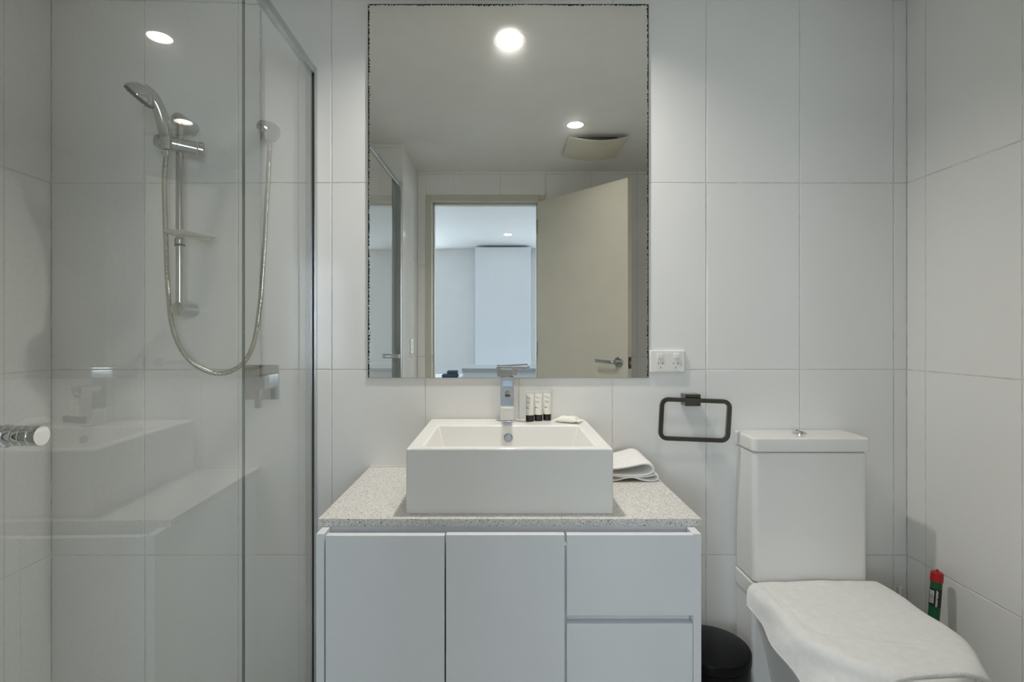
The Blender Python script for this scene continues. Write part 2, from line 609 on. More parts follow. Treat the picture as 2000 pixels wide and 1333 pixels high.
struct('floor', B(XL - 0.1, XR + 0.1, YR - 0.1, 0.1, -0.08, 0), 'floor', 'pale tiled bathroom floor', 'floor')
LH = 0.041      # half-width of the cut-outs above the lamp rings
LAMPS = [(0.0226, -0.2475, LENS_1, 'round recessed downlight in the ceiling above the basin'),
         (0.369, -1.02, LENS_2, 'round recessed downlight in the ceiling beside the exhaust fan')]
cbm = bmesh.new()
(ax_, ay_), (bx_, by_) = LAMPS[0][:2], LAMPS[1][:2]
yl = [YR - 0.1, by_ - LH, by_ + LH, ay_ - LH, ay_ + LH, 0.1]
for i_ in (0, 2, 4):
    box(cbm, XL - 0.1, XR + 0.1, yl[i_], yl[i_ + 1], CEIL, CEIL + 0.08)
for cx_, y0_, y1_ in ((bx_, yl[1], yl[2]), (ax_, yl[3], yl[4])):
    box(cbm, XL - 0.1, cx_ - LH, y0_, y1_, CEIL, CEIL + 0.08)
    box(cbm, cx_ + LH, XR + 0.1, y0_, y1_, CEIL, CEIL + 0.08)
struct('ceiling', cbm, 'paint', 'flat white bathroom ceiling with two downlights, seen in the mirror', 'ceiling')

# door frame
fb = bmesh.new()
box(fb, OX0 - 0.042, OX0, YR - 0.11, YR + 0.008, 0, OZ + 0.042, 0.003)
box(fb, OX1, OX1 + 0.042, YR - 0.11, YR + 0.008, 0, OZ + 0.042, 0.003)
box(fb, OX0 - 0.001, OX1 + 0.001, YR - 0.11, YR + 0.0075, OZ, OZ + 0.042, 0.003)
box(fb, OX0 - 0.001, OX0 + 0.012, YR - 0.09, YR - 0.042, 0, OZ, 0.002)
box(fb, OX1 - 0.012, OX1 + 0.001, YR - 0.09, YR - 0.042, 0, OZ, 0.002)
box(fb, OX0, OX1, YR - 0.09, YR - 0.042, OZ - 0.012, OZ + 0.001, 0.002)
fr = struct('trim_1', fb, 'frame', 'cream painted door frame around the opening, seen in the mirror', 'door frame')
obj('strike_plate', B(OX0 + 0.0005, OX0 + 0.002, YR - 0.034, YR - 0.010, CAMZ - 0.20, CAMZ - 0.14, 0.0006), 'steel', fr)

# door leaf, open into the room
HX, HY = 0.224, YR + 0.006
dv = Vector((0.468, 0.547, 0)).normalized()
dn = Vector((-dv.y, dv.x, 0))        # face seen in the mirror
DW, DT = 0.715, 0.036
DOORM = Matrix(((dv.x, dn.x, 0, HX), (dv.y, dn.y, 0, HY), (0, 0, 1, 0), (0, 0, 0, 1)))
# local: x along the leaf, y out of the visible face, z up


def dlocal(bm):
    bmesh.ops.transform(bm, matrix=DOORM, verts=bm.verts[:])
    return bm


door = struct('door_1', dlocal(B(0, DW, -DT, 0, 0.012, CAMZ + 0.862, 0.002)), 'cream', 'cream flush bathroom door standing ajar, seen in the mirror', 'door')
hz = CAMZ - 0.163
for sgn, off in ((1, 0.0), (-1, -DT)):
    hb = bmesh.new()
    lathe(hb, [(0.027, 0), (0.029, 0.002), (0.029, 0.007), (0.027, 0.009), (0.012, 0.009), (0.011, 0.045), (0.0, 0.045)],
          (DW - 0.06, off, hz), (0, sgn, 0), 36)
    tube(hb, spline([(DW - 0.06, off + sgn * 0.03, hz), (DW - 0.068, off + sgn * 0.047, hz), (DW - 0.09, off + sgn * 0.05, hz), (DW - 0.185, off + sgn * 0.05, hz + 0.004)], 18)[0], 0.0095, 16)
    obj('lever_handle', dlocal(hb), 'steel', door)
lb = bmesh.new()
box(lb, DW - 0.001, DW + 0.0012, -0.031, -0.005, hz - 0.035, hz + 0.03)
la = obj('latch_plate', dlocal(lb), 'slot', door, smooth=False)
obj('latch_bolt', dlocal(B(DW + 0.0012, DW + 0.010, -0.024, -0.012, hz - 0.012, hz + 0.008, 0.002)), 'brass', la)
for zc in (0.25, 1.1, 1.9):
    obj('hinge', dlocal(cyl(bmesh.new(), (0.0, 0.004, zc - 0.045), (0.0, 0.004, zc + 0.045), 0.006, 12)), 'steel', door)

# the next room
HX0, HX1, HY1 = -2.3, 2.5, -5.02
HY0 = YR - 0.1
hw = struct('wall_hall_left', B(HX0 - 0.1, HX0, HY1 - 0.1, HY0, 0, CEIL), 'hallpaint', 'white plastered side wall of the next room', 'wall')
struct('wall_hall_right', B(HX1, HX1 + 0.1, HY1 - 0.1, HY0, 0, CEIL), 'hallpaint', 'white plastered right-hand side wall of the next room', 'wall')
hb = bmesh.new()
WINS = ((-2.2, -1.0), (0.85, 2.15))  # unseen openings, added to send daylight through the doorway onto the vanity
WZ0, WZ1 = 0.75, 2.15
for a_, b_ in ((HX0, -2.2), (-1.0, 0.85), (2.15, HX1)):
    box(hb, a_, b_, HY1 - 0.1, HY1, 0, CEIL)
for a_, b_ in WINS:
    box(hb, a_, b_, HY1 - 0.1, HY1, 0, WZ0)
    box(hb, a_, b_, HY1 - 0.1, HY1, WZ1, CEIL)
struct('wall_hall_far', hb, 'hallpaint', 'pale far wall of the next room, seen through the doorway in the mirror', 'wall')
hb = bmesh.new()
box(hb, HX0 - 0.1, XL - 0.1, HY0, HY0 + 0.1, 0, CEIL)
box(hb, XR + 0.1, HX1 + 0.1, HY0, HY0 + 0.1, 0, CEIL)
struct('wall_hall_near', hb, 'hallpaint', 'white plastered wall of the next room on the bathroom side', 'wall')
struct('wall_hall_lining', B(XL - 0.1, OX0 - 0.043, HY0 - 0.012, HY0, 0, CEIL), 'hallpaint', 'white plaster on the hall side of the bathroom wall', 'wall')
struct('floor_2', B(HX0 - 0.1, HX1 + 0.1, HY1 - 0.1, HY0, -0.08, 0), 'carpet', 'pale grey carpet of the next room', 'floor')
struct('ceiling_2', B(HX0 - 0.1, HX1 + 0.1, HY1 - 0.1, HY0, CEIL, CEIL + 0.08), 'hallpaint', 'bright white ceiling of the next room', 'ceiling')
for k_, (WX0, WX1) in enumerate(WINS):
    wbm = bmesh.new()
    xm = (WX0 + WX1) / 2
    for x0, x1, z0, z1 in ((WX0, WX1, WZ0, WZ0 + 0.05), (WX0, WX1, WZ1 - 0.05, WZ1), (WX0, WX0 + 0.05, WZ0 + 0.05, WZ1 - 0.05),
                           (WX1 - 0.05, WX1, WZ0 + 0.05, WZ1 - 0.05), (xm - 0.025, xm + 0.025, WZ0 + 0.05, WZ1 - 0.05)):
        box(wbm, x0, x1, HY1 - 0.08, HY1 - 0.02, z0, z1, 0.002)
    win = struct('window_%d' % (k_ + 1), wbm, 'plastic', ('white framed window lighting the next room, left of the tall cupboard', 'white framed window lighting the next room, behind the bench')[k_], 'window')
    for x0, x1 in ((WX0 + 0.05, xm - 0.025), (xm + 0.025, WX1 - 0.05)):
        obj('pane', B(x0, x1, HY1 - 0.052, HY1 - 0.048, WZ0 + 0.05, WZ1 - 0.05), 'glassback', win, smooth=False)

# ------------------------------------------------------------------ shower screen and door
SCR_Z1 = CAMZ + 0.82


def pane(name, p0, p1, z0, z1, t, parent, face='glassface'):
    """Upright glass pane between two floor points; its room face is on the +x side."""
    p0, p1 = Vector((*p0, 0)), Vector((*p1, 0))
    d = (p1 - p0).normalized()
    n = Vector((-d.y, d.x, 0))
    if n.x < 0:
        n = -n
    c = [p0, p1, p1 - n * t, p0 - n * t]
    bm = bmesh.new()
    lo = [bm.verts.new(v + Vector((0, 0, z0))) for v in c]
    hi = [bm.verts.new(v + Vector((0, 0, z1))) for v in c]
    for i in range(4):
        j = (i + 1) % 4
        f = bm.faces.new((lo[i], lo[j], hi[j], hi[i]))
        f.material_index = {0: 0, 1: 2, 2: 1, 3: 2}[i]
    bm.faces.new(lo).material_index = 2
    bm.faces.new(hi).material_index = 2
    return obj(name, bm, [face, 'glassback', 'glassedge'], parent, smooth=False)


scr = thing('shower_screen', (-0.60, -0.2, 0), 'fixed clear glass shower screen with chrome top rail and wall channel', 'shower screen')
pane('glass_panel', (-0.602, -0.006), (-0.600, -0.468), 0.03, SCR_Z1 + 0.005, 0.0034, scr)
pane('glass_panel', (-0.584, -1.10), (-0.582, YN + 0.006), 0.03, SCR_Z1 + 0.005, 0.0034, scr, 'frosted')
rb = bmesh.new()
rail_z0, rail_z1 = SCR_Z1, SCR_Z1 + 0.027
vs = []
for (y, dx) in ((-0.003, 0.0), (YN + 0.003, 0.018)):
    for (a, z) in ((-0.616, rail_z0), (-0.5965, rail_z0), (-0.5965, rail_z1), (-0.616, rail_z1)):
        vs.append(rb.verts.new((a + dx, y, z)))
for i in range(4):
    j = (i + 1) % 4
    rb.faces.new((vs[i], vs[j], vs[j + 4], vs[i + 4]))
rb.faces.new(vs[:4][::-1]); rb.faces.new(vs[4:])
bmesh.ops.bevel(rb, geom=rb.edges[:], offset=0.002, segments=2, affect='EDGES')
obj('top_rail', rb, 'satin', scr)
cb = bmesh.new()
box(cb, -0.627, -0.6060, -0.016, -0.0005, 0.0, rail_z1, 0.001)
box(cb, -0.5985, -0.5945, -0.022, -0.0005, 0.0, rail_z1, 0.001)
obj('wall_channel', cb, 'satin', scr)
obj('seal_strip', B(-0.6060, -0.6028, -0.012, -0.0005, 0.02, rail_z0, 0.0), 'darkrubber', scr, smooth=False)
cb = bmesh.new()
box(cb, -0.600, -0.572, YN + 0.0005, YN + 0.026, 0.0, rail_z1, 0.0015)
obj('wall_channel', cb, 'satin', scr)
cb = bmesh.new()
box(cb, -0.613, -0.572, YN + 0.03, -0.022, 0.0, 0.022, 0.002)
obj('sill', cb, 'satin', scr)

sd = thing('shower_door', (-0.59, -0.8, 0), 'frameless glass shower door with a ribbed chrome knob', 'shower door')
G0, G1 = (-0.5945, -0.472), (-0.5825, -1.085)
pane('glass_panel', G0, G1, 0.035, SCR_Z1 - 0.003, 0.0034, sd)
KY = -1.065
kx = -0.5830
kz = CAMZ - 0.1205
prof = [(0.010, 0), (0.0135, 0.0), (0.0135, 0.003), (0.0118, 0.005)]
for k in range(3):
    h0 = 0.006 + 0.0095 * k
    prof += [(0.0118, h0), (0.0118, h0 + 0.0070), (0.0104, h0 + 0.0080), (0.0104, h0 + 0.0088)]
prof += [(0.0118, 0.0352), (0.0118, 0.041), (0.0112, 0.0425), (0, 0.0425)]
obj('knob', lathe(bmesh.new(), prof, (kx, KY, kz), (1, 0, 0), 40), 'chrome', sd)
obj('knob', lathe(bmesh.new(), prof, (kx - 0.0065, KY, kz), (-1, 0, 0), 40), 'chrome', sd)
for zc in (0.05, SCR_Z1 - 0.02):
    obj('pivot', B(-0.603, -0.591, -0.489, -0.474, zc - 0.014, zc + 0.014, 0.002), 'chrome', sd)

# ------------------------------------------------------------------ shower fittings
RX, RY = -0.9935, -0.068
rset = thing('shower_rail', (RX, 0, CAMZ + 0.07), 'chrome vertical shower slide rail on the shower wall', 'shower rail')
obj('pole', cyl(bmesh.new(), (RX, RY, CAMZ + 0.0735), (RX, RY, CAMZ + 0.652), 0.0115, 28), 'fitting', rset)
for z in (CAMZ + 0.0735, CAMZ + 0.652):
    obj('bracket', lathe(bmesh.new(), [(0.021, 0), (0.022, 0.003), (0.022, 0.070), (0.0215, 0.078), (0.019, 0.084), (0.010, 0.0875), (0, 0.088)], (RX, 0, z), (0, -1, 0), 36), 'fitting', rset)
# slider: a barrel across the pole that grips the handset
sl = CAMZ + 0.574
A0, A1 = Vector((-1.034, -0.100, sl + 0.004)), Vector((-0.952, -0.050, sl - 0.003))
bm = lathe(bmesh.new(), [(0, -0.018), (0.012, -0.016), (0.019, -0.008), (0.0222, 0.0), (0.0222, 0.044), (0.0215, 0.045), (0.0222, 0.046), (0.0222, (A1 - A0).length)], A0, A1 - A0, 36)
slid = obj('slider', bm, 'fitting', rset)
ax = (A1 - A0).normalized()
bm = bmesh.new()
lathe(bm, [(0.0225, 0.002), (0.0235, 0.004), (0.0235, 0.017), (0.021, 0.020), (0, 0.020)], A1, ax, 36)
uu, vv, _ = frame_of(ax)
for k in range(12):
    a = 2 * math.pi * k / 12
    c = A1 + ax * 0.011 + (uu * math.cos(a) + vv * math.sin(a)) * 0.0235
    cyl(bm, c - ax * 0.006, c + ax * 0.006, 0.0028, 10)
obj('knob', bm, 'fitting', slid)
# soap tray clipped to the pole
zt = CAMZ + 0.293
tr = bmesh.new()
lathe(tr, [(0, 0.0), (0.05, 0.001), (0.070, 0.006), (0.076, 0.0125), (0.0765, 0.0145), (0.074, 0.0150), (0.068, 0.009), (0.05, 0.0045), (0, 0.0035)], (0, 0, 0), (0, 0, 1), 48, 1.0, 0.62)
bmesh.ops.transform(tr, matrix=Matrix.Translation((RX + 0.045, RY - 0.028, zt - 0.006)) @ Matrix.Rotation(R(6.5), 4, 'Y') @ Matrix.Rotation(R(90), 4, 'Z'), verts=tr.verts[:])
tray = obj('soap_tray', tr, 'clear', rset)
bm = bmesh.new()
cyl(bm, (RX, RY, zt - 0.021), (RX, RY, zt - 0.002), 0.0150, 28, 0.001)
obj('collar', bm, 'fitting', tray)
obj('ring', cyl(bmesh.new(), (RX, RY, zt - 0.026), (RX, RY, zt - 0.0212), 0.0146, 28), 'darkrubber', tray)

# hand shower
hs = thing('hand_shower', (-1.03, -0.12, sl), 'chrome hand shower tilted on the slide rail', 'hand shower')
Hd = [W(325, 291, 1.575), W(323, 268, 1.566), W(319, 242, 1.553), W(311, 215, 1.540), W(300, 194, 1.528), W(288, 183, 1.518), W(279, 178, 1.510)]
pts, _ = spline(Hd, 30)
rad = [0.0148 + 0.0030 * math.sin(min(1, i / 18) * math.pi / 2) + (0.0 if i < 22 else (i - 22) * 0.0007) for i in range(30)]
obj('handle', tube(bmesh.new(), pts, rad, 24), 'fitting', hs)
hc = W(275, 184, 1.505)
fd = Vector((-0.66, -0.06, -0.745)).normalized()          # the way the spray points
head = obj('head', lathe(bmesh.new(), [(0, -0.027), (0.014, -0.025), (0.027, -0.018), (0.037, -0.006), (0.0410, 0.002), (0.0415, 0.006), (0.038, 0.008), (0, 0.008)], hc, fd, 48), 'fitting', hs)
bm = lathe(bmesh.new(), [(0.0385, 0.0075), (0.0400, 0.009), (0.0395, 0.0145), (0.036, 0.0155), (0, 0.0160)], hc, fd, 40)
spf = obj('spray_plate', bm, 'spray', head)
bm = bmesh.new()
uu, vv, _ = frame_of(fd)
for rr, n in ((0.028, 16), (0.018, 10), (0.008, 5)):
    for k in range(n):
        a = 2 * math.pi * k / n
        c = hc + fd * 0.0158 + (uu * math.cos(a) + vv * math.sin(a)) * rr
        cyl(bm, c, c + fd * 0.0022, 0.0014, 6)
o = obj('nozzles', bm, 'darkrubber', head)
o['kind'] = 'stuff'
obj('hose_nut', cyl(bmesh.new(), W(325, 302, 1.585), W(324, 290, 1.575), 0.0105, 24, 0.001), 'fitting', hs)

# hose
HP = [(325, 300, 1.585), (321, 345, 1.60), (322, 400, 1.61), (324, 470, 1.592), (326, 530, 1.600), (330, 590, 1.61), (336, 635, 1.60), (350, 675, 1.595), (373, 706, 1.59),
      (402, 724, 1.585), (430, 730, 1.585), (456, 723, 1.59), (479, 705, 1.60), (495, 672, 1.605), (504, 625, 1.61), (511, 560, 1.615), (517, 470, 1.62), (522, 380, 1.625), (525, 320, 1.63), (527, 281, 1.635)]
ctrl = [W(*p) for p in HP]
pts, L = spline(ctrl, 10)
nr = int(L / 0.00118)
pts, L = spline(ctrl, nr)
rad = [(0.0076, 0.0076, 0.0062, 0.0062)[i % 4] for i in range(nr)]
hose = obj('shower_hose', tube(bmesh.new(), pts, rad, 12), 'hose', angle=75)
tag(hose, 'ribbed chrome shower hose hanging in a loop', 'hose')
# wall outlet
wo = thing('shower_outlet', (-0.755, 0, CAMZ + 0.64), 'round chrome water outlet where the hose joins the wall', 'outlet')
oc = W(529, 260, 1.68)
obj('flange', lathe(bmesh.new(), [(0.030, 0), (0.032, 0.002), (0.032, 0.010), (0.030, 0.020), (0.024, 0.034), (0.021, 0.050), (0.018, 0.060), (0.009, 0.065), (0, 0.066)], oc, (0, -1, 0), 40), 'fitting', wo)
oc2 = oc + Vector((0, -0.045, 0))
obj('spigot', lathe(bmesh.new(), [(0.011, 0.0), (0.011, -0.030), (0.0125, -0.031), (0.0125, -0.040), (0.009, -0.042), (0, -0.042)], oc2, (0, 0, 1), 28), 'fitting', wo)

# mixer
mx = thing('shower_mixer', (-0.772, 0, CAMZ - 0.157), 'square chrome shower mixer with a down-pointing lever', 'mixer tap')
px0, px1 = -0.8276, -0.7165
pz0, pz1 = CAMZ - 0.2125, CAMZ - 0.1015
obj('plate', B(px0, px1, -0.006, -0.0003, pz0, pz1, 0.0015), 'fitting', mx)
obj('body', B(-0.7715, -0.7324, -0.072, -0.006, CAMZ - 0.174, CAMZ - 0.132, 0.0015), 'fitting', mx)
obj('lever', B(-0.7640, -0.7470, -0.070, -0.053, CAMZ - 0.2310, CAMZ - 0.174, 0.0012), 'fitting', mx)

# ------------------------------------------------------------------ mirror
MX0, MX1, MZ0, MZ1 = (720 - 983) / 609, (1265.5 - 983) / 609, CAMZ + (651 - 738) / 609, CAMZ + (651 - 11) / 609
M['mirror'] = mirror_mat(MX0, MX1, MZ0, MZ1)
mir = thing('mirror', (0.0, 0, MZ0), 'large frameless wall mirror with blackened edges above the basin', 'mirror')
bm = B(MX0, MX1, -0.0055, -0.0005, MZ0, MZ1, 0.0006, 1)
for f in bm.faces:
    f.normal_update()
    f.material_index = 0 if f.normal.y < -0.9 else 1
obj('mirror_glass', bm, ['mirror', 'mirroredge'], mir, smooth=False)
obj('sealant', B(MX0 + 0.002, MX1 - 0.002, -0.003, -0.0003, MZ0 - 0.003, MZ0 - 0.0002), 'plastic', mir, smooth=False)

# ------------------------------------------------------------------ vanity
CT = CAMZ - 0.4286                   # worktop level
CXa, CXb, CY = -0.4274, 0.4570, 1.2102 - CAMD
FY = 1.167 - CAMD                    # door fronts
ct = obj('countertop', B(CXa, CXb, CY, -0.0008, CT - 0.018, CT, 0.0012), 'stone')
tag(ct, 'pale speckled stone worktop under the basin', 'countertop')
sealo = obj('sealant', B(CXa + 0.003, CXb - 0.003, -0.006, -0.0005, CT, CT + 0.005), 'plastic', ct, smooth=False)

VT = CT - 0.018
vx0, vx1 = -0.4167, 0.4406
van = thing('vanity_cabinet', (0.01, -0.25, 0), 'white handleless vanity cabinet with two doors and two drawers', 'cabinet')
obj('side_panel', B(vx0, vx0 + 0.018, FY, -0.001, 0.0, VT - 0.0005, 0.001), 'cabinet', van)
obj('side_panel', B(vx1 - 0.018, vx1, FY, -0.001, 0.0, VT - 0.0005, 0.001), 'cabinet', van)
obj('back_panel', B(vx0 + 0.018, vx1 - 0.018, -0.017, -0.001, 0.1, VT - 0.001), 'cabinet', van, smooth=False)
obj('base_panel', B(vx0 + 0.018, vx1 - 0.018, CY + 0.012, -0.018, 0.1, 0.118), 'cabinet', van, smooth=False)
obj('kickboard', B(vx0 + 0.018, vx1 - 0.018, FY + 0.05, FY + 0.066, 0.0, 0.1), 'cabinet', van, smooth=False)
obj('top_rail', B(vx0 + 0.018, vx1 - 0.018, CY + 0.004, CY + 0.020, VT - 0.09, VT - 0.001, 0.001), 'cabinet', van)


def vx(px):
    return (px - 983) * 1.167 / 1025


def vz(py):
    return CAMZ + (651 - py) * 1.167 / 1025


dt = 0.018
DB = 0.105
obj('door', B(vx(635.5), vx(868.0), FY, FY + dt, DB, vz(1047), 0.0012), 'cabinet', van)
obj('door', B(vx(870.8), vx(1103.2), FY + 0.001, FY + 0.001 + dt, DB, vz(1046), 0.0012), 'cabinet', van)
obj('drawer', B(vx(1107.2), vx(1354.8), FY + 0.0005, FY + 0.0005 + dt, vz(1203.5), vz(1046), 0.0012), 'cabinet', van)
obj('drawer', B(vx(1107.2), vx(1353.6), FY + 0.001, FY + 0.001 + dt, DB, vz(1219.5), 0.0012), 'cabinet', van)
obj('divider', B(vx(1103.4), vx(1107.0), FY + 0.012, -0.018, 0.118, VT - 0.03), 'cabinet', van, smooth=False)
obj('divider', B(vx(868.2), vx(870.6), FY + 0.022, FY + 0.06, 0.118, VT - 0.03), 'darkrubber', van, smooth=False)
obj('drawer_rail', B(vx(1107), vx(1353), FY + 0.0205, FY + 0.036, vz(1238), vz(1190), 0.001), 'cabinet', van)

# ------------------------------------------------------------------ basin
BT = CAMZ - 0.2735
bx0, bx1, by0, by1 = -0.2310, 0.2612, 1.2440 - CAMD, -0.0065
ix0, ix1, iy0, iy1 = -0.193, 0.222, 1.2720 - CAMD, 1.556 - CAMD
bm = bmesh.new()
dep = 0.118


def quad_ring(pts, z):
    return [bm.verts.new((x, y, z)) for x, y in pts]


def rect(x0, x1, y0, y1):
    return [(x0, y0), (x1, y0), (x1, y1), (x0, y1)]


ob = quad_ring(rect(bx0, bx1, by0, by1), CT + 0.0006)
ot = quad_ring(rect(bx0, bx1, by0, by1), BT)
it = quad_ring(rect(ix0, ix1, iy0, iy1), BT)
ib = quad_ring(rect(ix0 + 0.030, ix1 - 0.030, iy0 + 0.022, iy1 - 0.026), BT - dep)
for A, C in ((ob, ot), (ot, it), (it, ib)):
    for i in range(4):
        j = (i + 1) % 4
        bm.faces.new((A[i], A[j], C[j], C[i]))
bm.faces.new(ob[::-1])
bm.faces.new(ib)
bmesh.ops.recalc_face_normals(bm, faces=bm.faces[:])
bmesh.ops.bevel(bm, geom=[e for e in bm.edges if not (e.verts[0] in ob and e.verts[1] in ob)], offset=0.0055, segments=4, profile=0.5, affect='EDGES')
basin = thing('basin', (0.015, -0.22, CT), 'square white ceramic basin sitting on the worktop', 'basin')
obj('bowl', bm, 'ceramic', basin, angle=40)
# overflow on the sloping back of the bowl
sl_n = Vector((0, -dep, 0.026)).normalized()
ovz = BT - 0.036
ovy = iy1 - 0.026 * 0.036 / dep
ovc = Vector((0.0145, ovy, ovz))
ovf = obj('overflow', lathe(bmesh.new(), [(0.0095, -0.001), (0.0125, 0.0005), (0.0125, 0.0022), (0.0108, 0.0030), (0.0100, 0.0014), (0.0, 0.0010)], ovc, sl_n, 36), 'steel', basin)
obj('waste', lathe(bmesh.new(), [(0.032, 0), (0.032, 0.003), (0.026, 0.005), (0, 0.006)], (0.0145, -0.27, BT - dep), (0, 0, 1), 32), 'chrome', basin)

# ------------------------------------------------------------------ basin tap
TX, TY = 0.0115, 1.622 - CAMD
tap = thing('basin_tap', (TX, TY, BT), 'square chrome mixer tap standing on the basin ledge', 'tap')
obj('base_plate', B(TX - 0.0255, TX + 0.0255, TY - 0.0255, TY + 0.0255, BT, BT + 0.006, 0.001), 'chrome', tap)
tz1 = BT + 0.139
obj('column', B(TX - 0.0205, TX + 0.0205, TY - 0.0205, TY + 0.0205, BT + 0.006, tz1, 0.0012), 'chrome', tap)
sz = BT + 0.100
spt = obj('spout', B(TX - 0.0130, TX + 0.0150, TY - 0.108, TY - 0.020, sz, sz + 0.020, 0.0012), 'chrome', tap)
ad = Vector((0, -0.60, -0.8)).normalized()
obj('aerator', lathe(bmesh.new(), [(0.0105, -0.006), (0.0110, 0.0), (0.0110, 0.011), (0.0102, 0.0125), (0.0090, 0.0125), (0.0088, 0.0112), (0, 0.0110)], (TX + 0.001, TY - 0.098, sz + 0.003), ad, 32), 'chrome', spt)
obj('outlet_mesh', lathe(bmesh.new(), [(0.0088, 0.0111), (0.0086, 0.0116), (0, 0.0118)], (TX + 0.001, TY - 0.098, sz + 0.003), ad, 28), 'bronze', spt)
HM = Matrix.Translation((TX, TY, tz1)) @ Matrix.Rotation(R(-24), 4, 'Z')
bm = bmesh.new()
prof = [(-0.024, 0.0), (0.020, 0.0), (0.026, 0.006), (0.026, 0.0225), (-0.024, 0.0225)]
vs0 = [bm.verts.new((x, -0.0215, z)) for x, z in prof]
vs1 = [bm.verts.new((x, 0.0215, z)) for x, z in prof]
for i in range(5):
    j = (i + 1) % 5
    bm.faces.new((vs0[i], vs0[j], vs1[j], vs1[i]))
bm.faces.new(vs0[::-1]); bm.faces.new(vs1)
bmesh.ops.recalc_face_normals(bm, faces=bm.faces[:])
bmesh.ops.bevel(bm, geom=bm.edges[:], offset=0.001, segments=2, affect='EDGES')
bmesh.ops.transform(bm, matrix=HM @ Matrix.Translation((0, 0, 0.0005)), verts=bm.verts[:])
obj('head', bm, 'chrome', tap)
bm = B(-0.028, 0.070, -0.017, 0.017, 0.0255, 0.0310, 0.0012)
bmesh.ops.transform(bm, matrix=HM @ Matrix.Rotation(R(-1.5), 4, 'Y'), verts=bm.verts[:])
box(bm, TX - 0.02, TX + 0.016, TY - 0.012, TY + 0.012, tz1 + 0.022, tz1 + 0.027)
obj('lever', bm, 'chrome', tap)

# ------------------------------------------------------------------ toiletry tubes
TUBES = [(1035.0, 1.628, -28, 'white toiletry tube with a black cap, nearest the basin tap'),
         (1051.5, 1.638, -20, 'white toiletry tube with a black cap, middle of the three on the basin ledge'),
         (1068.5, 1.648, -8, 'white toiletry tube with a black cap, nearest the wrapped soap')]


def toiletry(px, Z, turn, label):
    c = Vector(((px - 983) * Z / 1025, Z - CAMD, BT + 0.0003))
    t = thing('toiletry_tube', c, label, 'toiletry tube', 'toiletry tubes on the basin ledge')
    RM = Matrix.Translation(c) @ Matrix.Rotation(R(turn * 0.25), 4, 'Z')
    bm = lathe(bmesh.new(), [(0.0122, 0), (0.0128, 0.0008), (0.0128, 0.0185), (0.0122, 0.0195), (0, 0.0195)], (0, 0, 0), (0, 0, 1), 32)
    bmesh.ops.transform(bm, matrix=RM, verts=bm.verts[:])
    obj('cap', bm, 'cap', t)
    secs = []

    def rxy(h):
        f = max(0.0, min(1.0, (h - 0.024) / 0.060))
        f = f ** 1.25
        return 0.0124 + 0.0006 * f, 0.0124 * (1 - f) + 0.0009 * f
    for h in [0.0196, 0.022, 0.03, 0.038, 0.046, 0.054, 0.062, 0.070, 0.078, 0.084]:
        rx, ry = rxy(h)
        secs.append([Vector((rx * math.cos(a), ry * math.sin(a), h)) for a in [2 * math.pi * k / 32 for k in range(32)]])
    bm = loft(bmesh.new(), secs)
    bmesh.ops.transform(bm, matrix=RM, verts=bm.verts[:])
    body = obj('body', bm, 'tubewhite', t, angle=60)
    bm = B(-0.0129, 0.0129, -0.0008, 0.0008, 0.0838, 0.0925, 0.0003, 1)
    bmesh.ops.transform(bm, matrix=RM, verts=bm.verts[:])
    obj('crimp', bm, 'crimp', body)

    def place(hc, rot, a0):
        cr, sr = math.cos(rot), math.sin(rot)

        def f(x, y):
            x, y = x * cr - y * sr, x * sr + y * cr
            h = hc + y
            rx, ry = rxy(h)
            a = R(-90 + a0) + x / 0.0125
            return RM @ Vector(((rx + 0.00025) * math.cos(a), (ry + 0.00025) * math.sin(a), h))
        return f
    bm = text_bm('Active', 0.0062, place(0.073, R(-20), turn), 0.2)
    obj('lettering', bm, 'ink', body, smooth=False)
    bm = text_bm('Y32', 0.0085, place(0.058, R(-3), turn), 0.0)
    obj('lettering', bm, 'ink', body, smooth=False)
    bm = bmesh.new()
    for x0, x1, y0, y1 in ((-0.006, 0.005, 0.0, 0.0006), (-0.006, 0.003, -0.0016, -0.0010)):
        g = place(0.047, R(-4), turn)
        bm.faces.new([bm.verts.new(g(x, y)) for x, y in ((x0, y0), (x1, y0), (x1, y1), (x0, y1))])
    obj('fine_print', bm, 'ink', body, smooth=False)
    g = place(0.0405, R(-6), turn)
    bm = bmesh.new()
    bm.faces.new([bm.verts.new(g(x, y)) for x, y in ((-0.006, 0.0022), (-0.006, -0.0022), (-0.001, -0.0022), (0.004, -0.0004), (0.004, 0.0006), (-0.001, 0.0022))])
    obj('emblem', bm, 'inkblack', body, smooth=False)


for a in TUBES:
    toiletry(*a)

